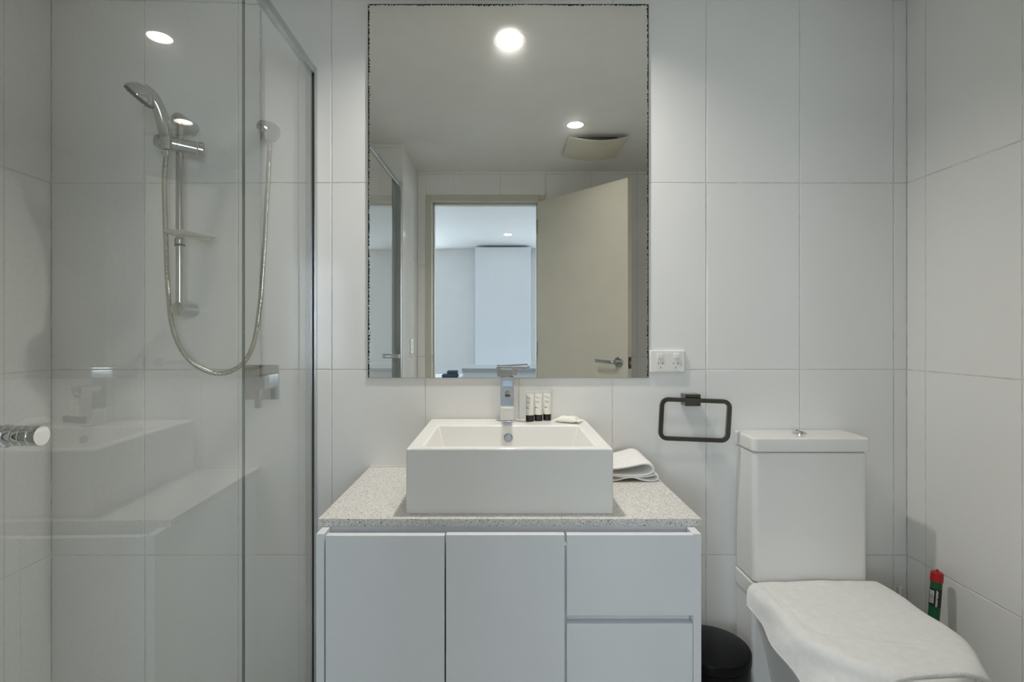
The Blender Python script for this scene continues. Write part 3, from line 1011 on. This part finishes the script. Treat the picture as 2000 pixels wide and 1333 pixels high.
# wrapped soap: a pillow with flattened ends
sc = W(1110, 817, 1.61)
sc.z = BT + 0.0004
soap = thing('wrapped_soap', sc, 'small bar of soap in a cream paper wrapper on the basin ledge', 'soap')
RM = Matrix.Translation(sc) @ Matrix.Rotation(R(-24), 4, 'Z')
bm = bmesh.new()
NU, NV = 22, 16
for side in (1, -1):
    grid = []
    for i in range(NU + 1):
        row = []
        for j in range(NV + 1):
            u, v = -1 + 2 * i / NU, -1 + 2 * j / NV
            x, y = u * 0.040, v * 0.024
            core = max(0.0, 1 - abs(u / 0.74) ** 5) ** 0.5 * max(0.0, 1 - abs(v) ** 4) ** 0.55 if abs(u) < 0.74 else 0.0
            cr = noise.noise(Vector((x * 120, y * 120, 3.0 + side))) * 0.0009
            flare = 1 + 0.10 * max(0, abs(u) - 0.74) / 0.26
            if side > 0:
                z = 0.0075 + core * 0.0110 + cr * (0.3 + core)
            else:
                z = 0.0068 - core * 0.0068 + min(0, cr) * 0
            row.append(bm.verts.new(RM @ Vector((x, y * flare, max(0.0, z)))))
        grid.append(row)
    for i in range(NU):
        for j in range(NV):
            f = (grid[i][j], grid[i + 1][j], grid[i + 1][j + 1], grid[i][j + 1])
            bm.faces.new(f if side > 0 else f[::-1])
    if side > 0:
        top = grid
rim_t = [top[i][0] for i in range(NU + 1)] + [top[NU][j] for j in range(1, NV + 1)] + [top[i][NV] for i in range(NU - 1, -1, -1)] + [top[0][j] for j in range(NV - 1, 0, -1)]
rim_b = [grid[i][0] for i in range(NU + 1)] + [grid[NU][j] for j in range(1, NV + 1)] + [grid[i][NV] for i in range(NU - 1, -1, -1)] + [grid[0][j] for j in range(NV - 1, 0, -1)]
for i in range(len(rim_t)):
    j = (i + 1) % len(rim_t)
    bm.faces.new((rim_t[i], rim_t[j], rim_b[j], rim_b[i]))
wrapo = obj('wrapper', bm, 'wrap', soap, angle=70)
g = lambda x, y: RM @ Vector((x - 0.006, y + 0.002, 0.0192))
obj('lettering', text_bm('Active', 0.0085, g, 0.2), 'ink', soap, smooth=False)

# ------------------------------------------------------------------ folded face cloth
fc = thing('face_cloth', (0.36, -0.1, CT), 'folded white face cloth beside the basin', 'face cloth')
# cross-section of the fold (x to the right, z up), swept back towards the wall
fold_c = [(0.270, 0.0045), (0.320, 0.0045), (0.350, 0.011), (0.375, 0.013), (0.400, 0.006), (0.425, 0.003), (0.441, 0.006), (0.446, 0.015), (0.438, 0.021), (0.420, 0.0165), (0.395, 0.0145), (0.340, 0.0145), (0.300, 0.020), (0.272, 0.0225)]
loop_c = [(0.272, 0.0245), (0.310, 0.0225), (0.350, 0.0195), (0.395, 0.0205), (0.418, 0.0245), (0.431, 0.034), (0.429, 0.046), (0.416, 0.0525), (0.398, 0.0525), (0.375, 0.0475), (0.340, 0.041), (0.305, 0.0375), (0.272, 0.0365)]


def cloth_strip(name, prof, t, y0, y1, rise, parent, seed):
    P, _ = spline([(x, 0, z) for x, z in prof], 64)
    bm = bmesh.new()
    NYs = 22
    cols = []
    for i, p in enumerate(P):
        a = P[max(0, i - 1)]
        b = P[min(len(P) - 1, i + 1)]
        d = (b - a).normalized()
        n = Vector((-d.z, 0, d.x))
        up_, lo_ = [], []
        for j in range(NYs + 1):
            f = j / NYs
            e = 1 - 0.45 * max(0, 1 - abs(min(f, 1 - f)) * 14) ** 2
            w = noise.noise(Vector((p.x * 18, f * 3, seed))) * 0.0016
            xx = p.x + (0.0 if p.x < 0.35 else -(p.x - 0.35) * 0.06 * f)
            yy = y0 + (y1 - y0) * f + 0.012 * (p.x - 0.27)
            z = CT + p.z * (1 + rise * f) + w * f
            base = Vector((xx, yy, max(z, CT + t * e + 0.0004)))
            up_.append(bm.verts.new(base + n * t * e))
            lo_.append(bm.verts.new(base - n * t * e))
        cols.append((up_, lo_))
    for (A, Bq), (C, D) in zip(cols, cols[1:]):
        for j in range(NYs):
            bm.faces.new((A[j], A[j + 1], C[j + 1], C[j]))
            bm.faces.new((Bq[j], D[j], D[j + 1], Bq[j + 1]))
        bm.faces.new((A[0], C[0], D[0], Bq[0]))
        bm.faces.new((A[-1], Bq[-1], D[-1], C[-1]))
    for (A, Bq) in (cols[0], cols[-1]):
        for j in range(NYs):
            bm.faces.new((A[j], Bq[j], Bq[j + 1], A[j + 1]))
    return obj(name, bm, 'cloth', parent, angle=60)


cloth_strip('lower_fold', fold_c, 0.0032, -0.172, -0.028, 0.12, fc, 1.0)
cloth_strip('upper_fold', loop_c, 0.0036, -0.176, -0.024, 0.16, fc, 5.0)

# ------------------------------------------------------------------ power outlet
pp = thing('power_outlet', (0.52, 0, CAMZ - 0.09), 'white double power outlet beside the mirror', 'power outlet')
qx0, qx1, qz0, qz1 = 0.4665, 0.5795, CAMZ - 0.1262, CAMZ - 0.0545
bm = bmesh.new()
cxm, czm = (qx0 + qx1) / 2, (qz0 + qz1) / 2
rings = []
for ins, y in ((0, -0.0003), (0, -0.006), (0.0015, -0.0088), (0.004, -0.0095)):
    rings.append([Vector((x, y, z)) for x, z in rrect(cxm, czm, (qx1 - qx0) / 2 - ins, (qz1 - qz0) / 2 - ins, 0.004)])
loft(bm, rings)
obj('plate', bm, 'plastic', pp, angle=45)
bm = bmesh.new()
rings = []
for ins, y in ((0, -0.0093), (0.0004, -0.0103)):
    rings.append([Vector((x, y, z)) for x, z in rrect(cxm + 0.001, czm - 0.001, 0.0370 - ins, 0.0285 - ins, 0.002)])
loft(bm, rings)
ins_ = obj('insert', bm, 'plastic', pp, angle=45)
for sx in (-0.0245, 0.0280):
    bm = bmesh.new()
    rings = []
    for i_, y in ((0, -0.0102), (0.0002, -0.0135), (0.0012, -0.0148)):
        rings.append([Vector((x, y, z)) for x, z in rrect(cxm + sx, czm + 0.0175, 0.0085 - i_, 0.0078 - i_, 0.0035)])
    loft(bm, rings)
    obj('switch', bm, 'plastic', pp, angle=45)
    for dx, dz, ang, hh in ((-0.0070, -0.006, -28, 0.0032), (0.0070, -0.006, 28, 0.0032), (0.0, -0.0195, 0, 0.0034)):
        bm = B(-0.0008, 0.0008, -0.0107, -0.0100, -hh, hh)
        bmesh.ops.transform(bm, matrix=Matrix.Translation((cxm + sx * 0.92 + dx, 0, czm + dz)) @ Matrix.Rotation(R(ang), 4, 'Y'), verts=bm.verts[:])
        obj('slot', bm, 'slot', ins_, smooth=False)

# ------------------------------------------------------------------ towel ring
tr_ = thing('towel_ring', (0.60, 0, CAMZ - 0.19), 'dark chrome rectangular towel ring on the wall above the toilet side', 'towel ring')
mz0, mz1 = CAMZ - (792 - 651) * 1.66 / 1025, CAMZ - (769 - 651) * 1.66 / 1025
mx0, mx1 = (1334.5 - 983) * 1.655 / 1025, (1364.5 - 983) * 1.655 / 1025
obj('mount', B(mx0, mx1, -0.043, -0.0003, mz0, mz1, 0.001), 'gunmetal', tr_)
Zr = 1.627
c = W(1357, 820.5, Zr)
hx, hz_ = 70 * Zr / 1025, 42.5 * Zr / 1025
bm = bmesh.new()
sec = [(-0.0065, -0.0045), (0.0065, -0.0045), (0.0065, 0.0045), (-0.0065, 0.0045)]
path = rrect(0, 0, hx - 0.0065, hz_ - 0.0065, 0.020, 8)
n = len(path)
rings = []
for i, (x, z) in enumerate(path):
    x0_, z0_ = path[i - 1]
    x1_, z1_ = path[(i + 1) % n]
    d = Vector((x1_ - x0_, 0, z1_ - z0_)).normalized()
    nrm = Vector((d.z, 0, -d.x))
    rings.append([Vector((x, 0, z)) + nrm * a + Vector((0, b, 0)) for a, b in sec])
vsr = [[bm.verts.new(p) for p in r] for r in rings]
for i in range(n):
    A, C = vsr[i], vsr[(i + 1) % n]
    for k in range(4):
        j = (k + 1) % 4
        bm.faces.new((A[k], A[j], C[j], C[k]))
bmesh.ops.recalc_face_normals(bm, faces=bm.faces[:])
bmesh.ops.transform(bm, matrix=Matrix.Translation(c) @ Matrix.Rotation(R(2.2), 4, 'Y') @ Matrix.Rotation(R(2.5), 4, 'X'), verts=bm.verts[:])
obj('ring', bm, 'gunmetal', tr_, angle=40)

# ------------------------------------------------------------------ toilet
to = thing('toilet', (0.908, -0.3, 0), 'white ceramic toilet with a square cistern', 'toilet')
lx0, lx1, ly0 = 0.7345, 1.0820, 1.542 - CAMD
lz1, lz0 = CAMZ - 0.3085, CAMZ - 0.3515


def block(x0, x1, y0, y1, z0, z1, r, er, taper=0.0):
    """Box with vertical corners of radius r and softened top and bottom edges."""
    bm = bmesh.new()
    cx, cy = (x0 + x1) / 2, (y0 + y1) / 2
    hx_, hy_ = (x1 - x0) / 2, (y1 - y0) / 2
    rings = []
    for z, ins in ((z0, er), (z0 + er * 0.3, er * 0.3), (z0 + er, 0), (z1 - er, taper), (z1 - er * 0.3, er * 0.3 + taper), (z1, er + taper)):
        rings.append([Vector((x, y, z)) for x, y in rrect(cx, cy, hx_ - ins, hy_ - ins, max(0.002, r - ins * 0.5), 6)])
    return loft(bm, rings)


obj('cistern_lid', block(lx0, lx1, ly0, -0.003, lz0, lz1, 0.014, 0.006), 'ceramic', to, angle=50)
cz0 = CAMZ - 0.738
obj('cistern', block(lx0 + 0.0045, lx1 - 0.006, ly0 + 0.005, -0.004, cz0, lz0 - 0.0015, 0.016, 0.006), 'ceramic', to, angle=50)
bm = lathe(bmesh.new(), [(0.021, 0), (0.021, 0.003), (0.018, 0.006), (0.012, 0.0075), (0, 0.008)], (0.908, -0.070, lz1), (0, 0, 1), 32)
fb_ = obj('flush_button', bm, 'chrome', to)
obj('button_split', B(0.9072, 0.9088, -0.088, -0.052, lz1 + 0.0066, lz1 + 0.0084), 'slot', fb_, smooth=False)

pcx = 0.908


def dshape(hw, yb, yf, n=28, k=2.4):
    """Rounded D: square at the back (yb), curved at the front (yf)."""
    ym = yb - 0.17 * (yb - yf) / 0.42
    pts = [(pcx - hw, yb), ]
    out = []
    for i in range(n + 1):
        a = math.pi * i / n
        cx_, sy_ = math.cos(a), math.sin(a)
        x = -hw * math.copysign(abs(cx_) ** (2 / k), cx_)
        y = ym - (ym - yf) * abs(sy_) ** (2 / k)
        out.append((pcx + x, y))
    r = 0.03
    back = []
    for i in range(5):
        a = R(90 * i / 4)
        back.append((pcx + hw - r + r * math.cos(a), yb - r + r * math.sin(a)))
    for i in range(5):
        a = R(90 + 90 * i / 4)
        back.append((pcx - hw + r + r * math.cos(a), yb - r + r * math.sin(a)))
    return out + back


PZ = CAMZ - 0.740      # pan top
pan = []
bm = block(lx0 + 0.001, lx1 - 0.001, -0.165, -0.004, PZ - 0.050, PZ, 0.014, 0.005)
obj('pan_deck', bm, 'ceramic', to, angle=50)
obj('plinth', block(lx0 + 0.006, lx1 - 0.006, -0.122, -0.006, 0.0, PZ - 0.0505, 0.010, 0.002), 'ceramic', to, angle=50)
bm = bmesh.new()
rings = []
for z, hw, yf in ((0.0, 0.115, -0.46), (0.05, 0.112, -0.46), (0.15, 0.118, -0.48), (0.25, 0.136, -0.515), (0.33, 0.158, -0.545), (0.385, 0.172, -0.560), (PZ - 0.045, 0.176, -0.565)):
    rings.append([Vector((x, y, z)) for x, y in dshape(hw, -0.118, yf)])
loft(bm, rings)
obj('bowl', bm, 'ceramic', to, angle=50)
SZ0 = PZ - 0.044
bm = bmesh.new()
loft(bm, [[Vector((x, y, z)) for x, y in dshape(hw, -0.170, yf)] for z, hw, yf in ((SZ0, 0.183, -0.568), (SZ0 + 0.004, 0.186, -0.572), (SZ0 + 0.018, 0.186, -0.572), (SZ0 + 0.021, 0.184, -0.570))])
obj('seat', bm, 'plastic', to, angle=50)
LZ = CAMZ - 0.733
bm = bmesh.new()
loft(bm, [[Vector((x, y, z)) for x, y in dshape(hw, -0.168, yf)] for z, hw, yf in ((SZ0 + 0.0225, 0.186, -0.574), (SZ0 + 0.028, 0.191, -0.578), (LZ - 0.008, 0.191, -0.578), (LZ - 0.002, 0.187, -0.574), (LZ, 0.178, -0.566))])
obj('lid', bm, 'plastic', to, angle=50)

# bath mat thrown over the closed lid
bmat = thing('bath_mat', (0.9, -0.36, LZ), 'white terry bath mat draped over the toilet lid', 'bath mat')
bm = bmesh.new()
NU, NV = 92, 84
U0, U1, V0, V1 = 0.668, 1.118, -0.150, -0.556


def lid_sd(x, y):
    """Rough signed distance to the lid's outline, and the outward direction."""
    hw = 0.186
    ym = -0.168 - 0.17
    if y > ym:
        dx = abs(x - pcx) - hw
        return dx, Vector((math.copysign(1, x - pcx), 0, 0))
    a, b = hw, ym + 0.572
    qx, qy = (x - pcx) / a, (y - ym) / b
    k = 2.4
    rr = (abs(qx) ** k + abs(qy) ** k) ** (1 / k)
    g = Vector((math.copysign(abs(qx) ** (k - 1), qx) / a, -abs(qy) ** (k - 1) / b, 0))
    if g.length < 1e-6:
        return -0.2, Vector((0, -1, 0))
    return (rr - 1) / max(1e-6, g.length) * max(rr, 1e-3) ** (k - 1), g.normalized()


verts = []
T = 0.0045
for i in range(NU + 1):
    row = []
    for j in range(NV + 1):
        f, h = i / NU, j / NV
        x = U0 + (U1 - U0) * f
        y = V0 + (V1 - V0) * h
        # slightly askew, with a rounded far corner on the left
        y += 0.006 * (f - 0.5) - 0.034 * max(0, 0.20 - f) ** 2 / 0.04 * (1 - h) - 0.045 * h * (1 - f) ** 2
        x += -0.050 * h * (1 - f) + 0.020 * max(0, 0.15 - h) * (1 - f) - 0.06 * max(0, h - 0.72) * f
        sd_, nrm = lid_sd(x, y)
        z = LZ + T + 0.001
        wr_ = noise.noise(Vector((x * 9, y * 9, 0.3))) * 0.004 + noise.noise(Vector((x * 24, y * 24, 4.0))) * 0.0016
        if sd_ > -0.012:
            d = sd_ + 0.012
            # cloth rolls over the edge and then hangs
            bend = 0.03
            ang = min(d / bend, 1.0) * R(72 if nrm.x < 0 else 62)
            if d < bend:
                rr_ = bend / R(72 if nrm.x < 0 else 62)
                ox, oz = rr_ * math.sin(ang), rr_ * (1 - math.cos(ang))
            else:
                rr_ = bend / R(72 if nrm.x < 0 else 62)
                ox = rr_ * math.sin(ang) + (d - bend) * math.cos(ang)
                oz = rr_ * (1 - math.cos(ang)) + (d - bend) * math.sin(ang)
            ripple = 0.010 * math.sin((y * 1.2 + x * 0.7) * 26 + 0.6) * min(1, d / 0.06)
            p = Vector((x, y, 0)) - nrm * (d - ox) + nrm * (ripple * 0.8)
            x, y = p.x, p.y
            z -= oz
            z += ripple * 0.3
            wr_ *= 0.7
        z += max(wr_, -0.0015) if sd_ < -0.012 else wr_
        # crease pressed into the top
        cd = abs((x - 0.885) * 0.15 + (y + 0.455))
        z += 0.0018 * math.exp(-(cd / 0.004) ** 2) * (1 if 0.80 < x < 1.05 else 0)
        # woven dobby bands along the side hem
        for f0 in (0.115, 0.185, 0.215):
            z -= 0.0016 * math.exp(-((f - f0) / 0.007) ** 2)
        # dimples pressed into the pile, and a tucked crease
        z -= 0.0022 * max(0, noise.noise(Vector((x * 30 + 3, y * 30, 9.0)))) * (1 if f < 0.35 else 0.35)
        cv = abs(x - 0.80) * 0.8 + abs(y + 0.425 - 0.5 * abs(x - 0.80)) * 2.2
        z -= 0.0035 * math.exp(-(cv / 0.022) ** 2)
        row.append(Vector((x, y, z)))
    verts.append(row)
gv = [[bm.verts.new(p) for p in r] for r in verts]
for i in range(NU):
    for j in range(NV):
        fc_ = bm.faces.new((gv[i][j], gv[i][j + 1], gv[i + 1][j + 1], gv[i + 1][j]))
bmesh.ops.recalc_face_normals(bm, faces=bm.faces[:])
if sum(f.normal.z for f in bm.faces) < 0:
    bmesh.ops.reverse_faces(bm, faces=bm.faces[:])
mo = obj('cloth', bm, 'cloth', bmat, angle=80)
sm = mo.modifiers.new('thick', 'SOLIDIFY')
sm.thickness = 2 * T
sm.offset = 0
# stitched hem: a thicker ribbed band along the near edge and the draped side edge
for name, line in (('hem', [verts[i][NV] for i in range(NU + 1)]), ('hem', [verts[0][j] for j in range(NV + 1)])):
    pts, L = spline(line[::3], 200)
    rad = [T * 1.15 + (0.0007 if k % 4 < 2 else 0) for k in range(200)]
    obj(name, tube(bmesh.new(), pts, rad, 10), 'hem', mo, angle=80)

# ------------------------------------------------------------------ pedal bin
bn = thing('pedal_bin', (0.60, -0.16, 0), 'round black pedal bin between the vanity and the toilet', 'bin')
bcx, bcy, br = 0.602, -0.158, 0.108
bz = CAMZ - 0.905
obj('body', lathe(bmesh.new(), [(0.104, 0.003), (0.106, 0.006), (0.106, bz - 0.030), (0.104, bz - 0.028), (0, bz - 0.028)], (bcx, bcy, 0), (0, 0, 1), 56), 'blackmetal', bn)
obj('lid', lathe(bmesh.new(), [(0.1065, bz - 0.0275), (0.1085, bz - 0.026), (0.1085, bz - 0.004), (0.106, bz), (0.09, bz + 0.004), (0.05, bz + 0.008), (0, bz + 0.010)], (bcx, bcy, 0), (0, 0, 1), 56), 'blackmetal', bn)
obj('base_ring', lathe(bmesh.new(), [(0.108, 0.0), (0.110, 0.003), (0.110, 0.014), (0.107, 0.017), (0, 0.017)], (bcx, bcy, 0.0), (0, 0, 1), 56), 'black', bn)
obj('pedal', B(bcx - 0.03, bcx + 0.03, bcy - 0.150, bcy - 0.104, 0.012, 0.020, 0.003), 'steel', bn)
bm = bmesh.new()
tube(bm, spline([(bcx - 0.02, bcy - 0.109, bz - 0.045), (bcx - 0.006, bcy - 0.116, bz - 0.05), (bcx + 0.016, bcy - 0.114, bz - 0.05), (bcx + 0.03, bcy - 0.105, bz - 0.045)], 16)[0], 0.0025, 10)
obj('handle', bm, 'black', bn)

# ------------------------------------------------------------------ toilet brush behind the toilet
bpos = W(1757, 1146, 1.60)
tb = thing('toilet_brush', (bpos.x, bpos.y, 0), 'chrome toilet brush standing behind the toilet in the corner', 'toilet brush')
obj('holder', lathe(bmesh.new(), [(0.044, 0), (0.046, 0.004), (0.046, 0.235), (0.044, 0.238), (0, 0.238)], (bpos.x, bpos.y, 0), (0, 0, 1), 36), 'chrome', tb)
obj('handle', lathe(bmesh.new(), [(0.006, 0.238), (0.006, bpos.z - 0.05), (0.0092, bpos.z - 0.045), (0.0092, bpos.z - 0.001), (0.0082, bpos.z), (0, bpos.z)], (bpos.x, bpos.y, 0), (0, 0, 1), 28), 'chrome', tb)

# ------------------------------------------------------------------ green tube with a red cap, leaning in the corner
top = W(1831, 1113, 1.51)
foot = W(1800, 1500, 1.49)
axd = (top - foot).normalized()
foot = top - axd * ((top.z - 0.001) / axd.z)
TL = (top - foot).length
rt = 0.0138
gt = thing('cleaner_tube', foot, 'slim green tube with a red cap standing between the toilet and the side wall', 'tube')
TM_u, TM_v, _ = frame_of(axd)
obj('barrel', lathe(bmesh.new(), [(rt - 0.001, 0.0), (rt, 0.001), (rt, TL - 0.034), (0.004, TL - 0.034)], foot, axd, 32), 'green', gt)
obj('cap', lathe(bmesh.new(), [(rt + 0.0012, TL - 0.0335), (rt + 0.0018, TL - 0.032), (rt + 0.0014, TL - 0.010), (rt - 0.002, TL - 0.0062), (0.0042, TL - 0.0055), (0.0034, TL - 0.0010), (0.0022, TL), (0, TL)], foot, axd, 36), 'red', gt)


def on_tube(a, h, e):
    ca = math.atan2(-1, -0.95) + a      # angle 0 faces the lens
    d = Vector((math.cos(ca), math.sin(ca), 0))
    d = (d - axd * d.dot(axd)).normalized()
    return foot + axd * h + d * (rt + e)


def patch(bm, a0, a1, h0, h1, e, n=12):
    A = [bm.verts.new(on_tube(a0 + (a1 - a0) * k / n, h0, e)) for k in range(n + 1)]
    C = [bm.verts.new(on_tube(a0 + (a1 - a0) * k / n, h1, e)) for k in range(n + 1)]
    for k in range(n):
        bm.faces.new((A[k], A[k + 1], C[k + 1], C[k]))
    return bm


LH0, LH1 = TL - 0.104, TL - 0.053
labo = obj('label', patch(bmesh.new(), -1.9, 1.9, LH0, LH1, 0.0002, 24), 'label', gt)
bco = obj('barcode_panel', patch(bmesh.new(), -1.05, -0.18, LH0 + 0.010, LH1 - 0.006, 0.0004), 'white', labo)
bm = bmesh.new()
rnd = random.Random(3)
hh = LH0 + 0.012
while hh < LH1 - 0.016:
    w_ = rnd.choice((0.0006, 0.0006, 0.0010, 0.0015))
    patch(bm, -1.0, -0.24, hh, hh + w_, 0.0006, 6)
    hh += w_ + rnd.choice((0.0006, 0.0008, 0.0012))
for k in range(3):
    patch(bm, -1.0, -0.3, LH1 - 0.0145 + 0.0028 * k, LH1 - 0.0135 + 0.0028 * k, 0.0006, 6)
o = obj('bars', bm, 'inkblack', labo, smooth=False)
o['kind'] = 'stuff'
bm = bmesh.new()
hh = LH0 + 0.002
while hh < LH1 - 0.003:
    l_ = rnd.uniform(0.0016, 0.0034)
    patch(bm, 0.16, 0.16 + rnd.choice((0.22, 0.30, 0.36)), hh, hh + l_ * 0.7, 0.0005, 4)
    hh += l_
o = obj('fine_print', bm, 'white', labo, smooth=False)
o['kind'] = 'stuff'

# ------------------------------------------------------------------ ceiling fittings
def lens_mat(name, strength, col):
    return mat(name, (0.9, 0.9, 0.88), 0.4, emit=col, estr=strength)


def downlight(x, y, power, label, col=(1.0, 0.955, 0.895), recess=0.022):
    t = thing('downlight', (x, y, CEIL), label, 'downlight', 'recessed downlights')
    bm = bmesh.new()
    prof = [(0.0405, recess + 0.004), (0.0405, -0.0015), (0.0425, -0.0035), (0.056, -0.0030), (0.0605, -0.0003)]
    seg = 48
    rings = [[bm.verts.new((x + r * math.cos(2 * math.pi * k / seg), y + r * math.sin(2 * math.pi * k / seg), CEIL + h)) for k in range(seg)] for r, h in prof]
    for A, C in zip(rings, rings[1:]):
        for k in range(seg):
            bm.faces.new((A[k], A[(k + 1) % seg], C[(k + 1) % seg], C[k]))
    obj('trim_ring', bm, 'trimring', t)
    obj('lens', lathe(bmesh.new(), [(0.0402, recess + 0.003), (0.0402, recess), (0, recess - 0.0005)], (x, y, CEIL), (0, 0, 1), 40), lens_mat('lamp_lens', power, col), t)


for a in LAMPS:
    downlight(*a)
downlight(0.05, -4.0, LENS_HALL, 'round downlight in the ceiling of the next room', (1.0, 0.98, 0.95), -0.006)

# exhaust fan: a bowed cover hung just under the ceiling
fx0, fx1, fy0, fy1 = 0.352, 0.672, -1.455, -1.135
fan = thing('exhaust_fan', ((fx0 + fx1) / 2, (fy0 + fy1) / 2, CEIL), 'square cream exhaust fan cover on the ceiling, seen in the mirror', 'exhaust fan')
obj('duct_collar', B(fx0 + 0.05, fx1 - 0.05, fy0 + 0.05, fy1 - 0.05, CEIL - 0.022, CEIL - 0.0005, 0.004), 'darkrubber', fan)
bm = bmesh.new()
NF = 20
rows = []
for i in range(NF + 1):
    u = -1 + 2 * i / NF
    row_t, row_b = [], []
    for j in range(NF + 1):
        v = -1 + 2 * j / NF
        x = (fx0 + fx1) / 2 + u * (fx1 - fx0) / 2
        y = (fy0 + fy1) / 2 + v * (fy1 - fy0) / 2
        z = CEIL - 0.018 - 0.022 * (1 - u * u)
        edge = 0.004 if (abs(u) > 0.86 or abs(v) > 0.86) else 0.0
        row_t.append(bm.verts.new((x, y, z + 0.004)))
        row_b.append(bm.verts.new((x, y, z - 0.004 + edge * 0.5)))
    rows.append((row_t, row_b))
for (a, b), (c_, d) in zip(rows, rows[1:]):
    for j in range(NF):
        bm.faces.new((a[j], c_[j], c_[j + 1], a[j + 1]))
        bm.faces.new((b[j], b[j + 1], d[j + 1], d[j]))
    bm.faces.new((a[0], b[0], d[0], c_[0]))
    bm.faces.new((a[-1], c_[-1], d[-1], b[-1]))
for a, b in (rows[0], rows[-1]):
    for j in range(NF):
        bm.faces.new((a[j], a[j + 1], b[j + 1], b[j]))
obj('cover', bm, 'fan', fan, angle=40)

# light switch on the return by the door
ls = thing('light_switch', (XN, -1.537, CAMZ - 0.08), 'white light switch on the return beside the shower, seen in the mirror', 'light switch')
obj('plate', B(XN + 0.0003, XN + 0.010, -1.572, -1.502, CAMZ - 0.125, CAMZ - 0.036, 0.002), 'plastic', ls)
for k in (-0.018, 0.018):
    obj('rocker', B(XN + 0.010, XN + 0.0135, -1.545, -1.529, CAMZ - 0.09 + k, CAMZ - 0.072 + k, 0.0015), 'plastic', ls)

# ------------------------------------------------------------------ next room's furniture
zk = CEIL - 0.022
kc = thing('tall_cupboard', (0, -4.8, 0), 'tall plain white cupboard against the far wall of the next room', 'cupboard')
obj('carcass', B(-0.343, 0.337, -4.99, -4.72, 0.0, zk), 'cabinet', kc, smooth=False)
obj('door', B(-0.340, 0.334, -4.719, -4.700, 0.08, zk - 0.004, 0.001), 'cabinet', kc)
kb = thing('kitchen_bench', (0.4, -3.9, 0), 'white bench with a grey stone top in the next room', 'bench')
ZB = 5.2
bzt = CAMZ + (651 - 720) * ZB / 1025
by_ = -(ZB - CAMD)
obj('top', B((902 - 983) * ZB / 1025, 1.6, by_ - 0.60, by_, bzt - 0.032, bzt, 0.001), 'benchstone', kb)
obj('cabinet', B((904 - 983) * ZB / 1025, 1.58, by_ - 0.58, by_ - 0.03, 0.0, bzt - 0.033), 'cabinet', kb, smooth=False)
stz = 0.758
stt = thing('sideboard', (-0.9, -3.7, 0), 'low white cabinet at the left end of the kitchen bench', 'cabinet')  # unseen; widened to keep bright floor out of the basin's reflection
obj('cabinet_top', B(-1.40, -0.425, -4.00, -3.50, stz - 0.02, stz, 0.002), 'cabinet', stt)
obj('carcass', B(-1.39, -0.43, -3.98, -3.54, 0.0, stz - 0.0205), 'cabinet', stt, smooth=False)
for x0, x1 in ((-1.388, -0.912), (-0.908, -0.432)):
    obj('door', B(x0, x1, -3.5395, -3.521, 0.06, stz - 0.03, 0.0015), 'cabinet', stt)
nb = thing('folded_blanket', (-0.45, -3.5, stz), 'folded navy blanket on the low white cabinet of the next room', 'blanket')
Zn = 5.15
for (a, b, lo_, hi_) in ((862, 894, stz, stz + 0.036), (872, 893, stz + 0.0365, stz + 0.070)):
    x0, x1 = (a - 983) * Zn / 1025, (b - 983) * Zn / 1025
    obj('fold', B(x0, x1, -3.62, -3.50, lo_ + 0.0005, hi_, 0.014, 4), 'navy', nb, angle=60)
